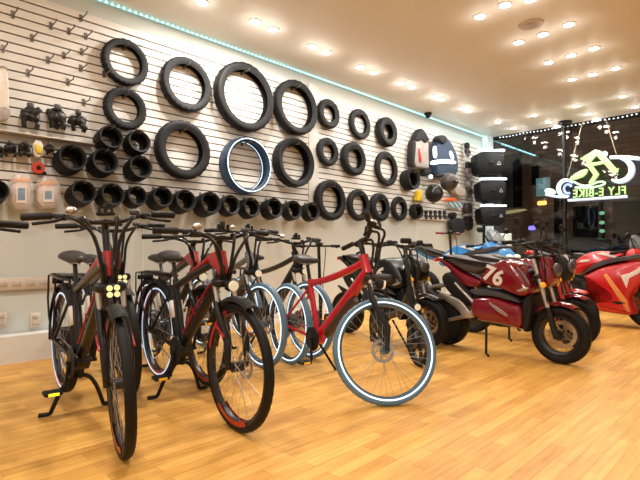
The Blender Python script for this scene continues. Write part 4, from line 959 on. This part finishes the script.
xs = [v.co.x for v in tm.data.vertices]; k = wtxt / (max(xs) - min(xs)); xm = (max(xs) + min(xs)) / 2
tm.data.transform(M.Translation(c) @ M.Rotation(-ang, 4, 'Y') @ M.Rotation(PI, 4, 'Z') @ M.Rotation(PI / 2, 4, 'X') @ M.Diagonal((k, k * 1.25, 1, 1)) @ M.Translation((-xm, 0, 0))); tm.parent = sg
for (u0, v0), (u1, v1) in (((408, 96), (350, 306)), ((504, 82), (546, 218))):
    a, b_ = S2(u0, v0), S2(u1, v1); d = (a - b_); a = b_ + d * ((ZC - b_.z) / d.z)
    MB().tube([a - sg0, b_ - sg0], .008, 6).build('hanging_wire', mat('brass_wire', (.45, .38, .25), .4, .5, noise=.1), sg)

# ------------------------------------------------------------------ LED strips
LEDW = mat('led_dots', (.8, 1, 1), .4, emit=(.5, 1, .97), es=2.2, noise=.02); LEDB = mat('led_strip_tape', (.5, .75, .75), .4, emit=(.25, .75, .8), es=.45, noise=.03)
st = thing('led_strip', 'cyan white LED strip along the ceiling edge above the slat wall', 'led strip', (.0, 3, ZC))
MB().box((.012, 3.65, -.02), (.02, 13.4, .018)).build('tape', LEDB, st)
b = MB(); y = -2.9
while y < 7.3: b.ell((.026, y, -.02), (.012, .012, .012), 8, 5); y += .062
b.build('led_dots', LEDW, st)['kind'] = 'stuff'
st = thing('fairy_light_string', 'string of tiny white lights along the ceiling edge over the window', 'light string', (0, YW - .03, ZC - .012))
MB().tube([(.3, 0, -.03), (9.5, 0, -.03)], .012, 6).build('cable', DARKF, st)
b = MB(); x = .3
while x < 9.4: b.ell((x, -.012, -.03 + .008 * math.sin(x * 9)), (.014, .014, .014), 8, 5); x += .075
b.build('bulbs', mat('fairy_bulbs', (.9, .95, 1), .4, emit=(.8, .93, 1), es=1.6, noise=.02), st)['kind'] = 'stuff'

# ------------------------------------------------------------------ downlights
DLE = mat('downlight_glow', (1, .95, .85), .4, emit=(1, .9, .74), es=30, noise=.02)
DLS = [(202, 2), (255, 21), (273, 29), (312, 46), (326, 52), (360.5, 66.5), (374.5, 72), (401, 83), (412, 87), (434, 96), (442, 99), (462, 108), (469, 111), (498, 122), (513.6, 128), (524, 132.5), (534, 115), (548.5, 122), (557, 126),
       (576, 106), (588.6, 114), (596.5, 119), (623, 96), (635, 106.5), (480, 16), (505, 4.5), (530.5, -1), (518.5, 42), (543, 34), (569, 24), (548.5, 62), (571, 55), (594, 48), (572, 79), (593, 74), (615.6, 68)]
pts = [onZ(a, b_, ZC) for a, b_ in DLS]
extra = [V((x, y, ZC)) for x in (2.2, 4.6, 7.0, 9.4) for y in (-3.4, -1.2, 1.0)] + [V((x, y, ZC)) for x in (7.4, 9.6) for y in (3.2, 5.4, 7.6)]  # unseen lamps added out of view to fill the room
POW = 13.0
src = None
def downlight(p, lab, r=.055):
    t = thing('ceiling_downlight', lab, 'ceiling light', p, 0, 'recessed ceiling downlights')
    MB().lathe([(r, -.012), (r + .018, -.008), (r + .02, .0), (r, .0)], (0, 0, 0), 'z', 20).build('bezel', TRIMW, t)
    MB().disc((0, 0, -.005), r, .006, 'z', 20).build('diffuser', DLE, t)
def lamp(p, w, size=.12):
    l = bpy.data.lights.new('downlight_lamp', 'AREA'); l.shape = 'DISK'; l.size = size; l.energy = w; l.color = (1, .95, .89)
    o = bpy.data.objects.new('downlight_lamp', l); C.objects.link(o); o.location = p - V((0, 0, .02))
for i, p in enumerate(pts):
    downlight(p, 'small round warm white recessed downlight glowing in the ceiling'); lamp(p, POW * (1.9 if i < 3 else .6 if i < 13 else .62))
    l = bpy.data.lights.new('halo_fill_lamp', 'POINT'); l.energy = 1.15 if i < 24 else .75; l.shadow_soft_size = .04; l.color = (1, .93, .84)  # added point lamp under each fitting makes a halo on the ceiling
    o = bpy.data.objects.new('halo_fill_lamp', l); C.objects.link(o); o.location = p - V((0, 0, .13))
for p in extra: lamp(p, POW * (2.9 if p.x < 3 else 2.2 if p.x < 6 else .85), .2)
# ceiling camera, vent, sensor
o0 = onZ(428, 113, ZC)
t = thing('security_camera', 'small black dome camera on the ceiling near the cyan strip', 'camera', o0)
MB().disc((0, 0, -.015), .07, .03, 'z').build('mount', BLKM, t); MB().ell((0, 0, -.05), (.055, .055, .05)).build('dome', BLK, t)
o0 = onZ(565, 121.5, ZC)
t = thing('smoke_detector', 'dark round fitting on the ceiling just in front of the window', 'sensor', o0)
MB().disc((0, 0, -.03), .13, .06, 'z').build('base', BLKM, t); MB().ell((0, 0, -.06), (.09, .09, .04)).build('cap', BLK, t)
o0 = onZ(531, 24, ZC)
t = thing('ceiling_vent', 'faint round grey vent among the ceiling lights', 'vent', o0)
MB().lathe([(.06, -.012), (.13, -.012), (.14, 0), (.06, 0)], (0, 0, 0), 'z', 24).build('ring', mat('vent_grey', (.5, .4, .32), .5, noise=.03), t); MB().disc((0, 0, -.005), .06, .01, 'z').build('core', mat('vent_core', (.42, .34, .28), .5, noise=.03), t)

# cyan glow of the corner strip (real lamp next to the strip lights)
for y in (8.9, 10.1):
    l = bpy.data.lights.new('corner_strip_lamp', 'AREA'); l.shape = 'RECTANGLE'; l.size = .05; l.size_y = 1.1; l.energy = 2.2; l.color = (.45, .9, 1)
    o = bpy.data.objects.new('corner_strip_lamp', l); C.objects.link(o); o.location = (.06, y - .3, ZC - .05); o.rotation_euler = (0, R_(-35), 0)

# ------------------------------------------------------------------ world, camera, view
w = bpy.data.worlds.new('night'); bpy.context.scene.world = w; w.use_nodes = True
w.node_tree.nodes['Background'].inputs[0].default_value = (.012, .013, .02, 1); w.node_tree.nodes['Background'].inputs[1].default_value = .6
cd = bpy.data.cameras.new('camera'); cam = bpy.data.objects.new('camera', cd); C.objects.link(cam)
cd.sensor_fit = 'HORIZONTAL'; cd.sensor_width = 36; cd.lens = FPX / 640 * 36; cd.clip_start = .05
cam.matrix_world = M(((RT.x, UC.x, -FP.x, CAM.x), (RT.y, UC.y, -FP.y, CAM.y), (RT.z, UC.z, -FP.z, CAM.z), (0, 0, 0, 1)))
sc = bpy.context.scene; sc.camera = cam
sc.view_settings.view_transform = 'Standard'; sc.view_settings.look = 'None'; sc.view_settings.exposure = 0; sc.view_settings.gamma = 1
sc.cycles.use_denoising = True
sc.cycles.max_bounces = 8; sc.cycles.transparent_max_bounces = 12
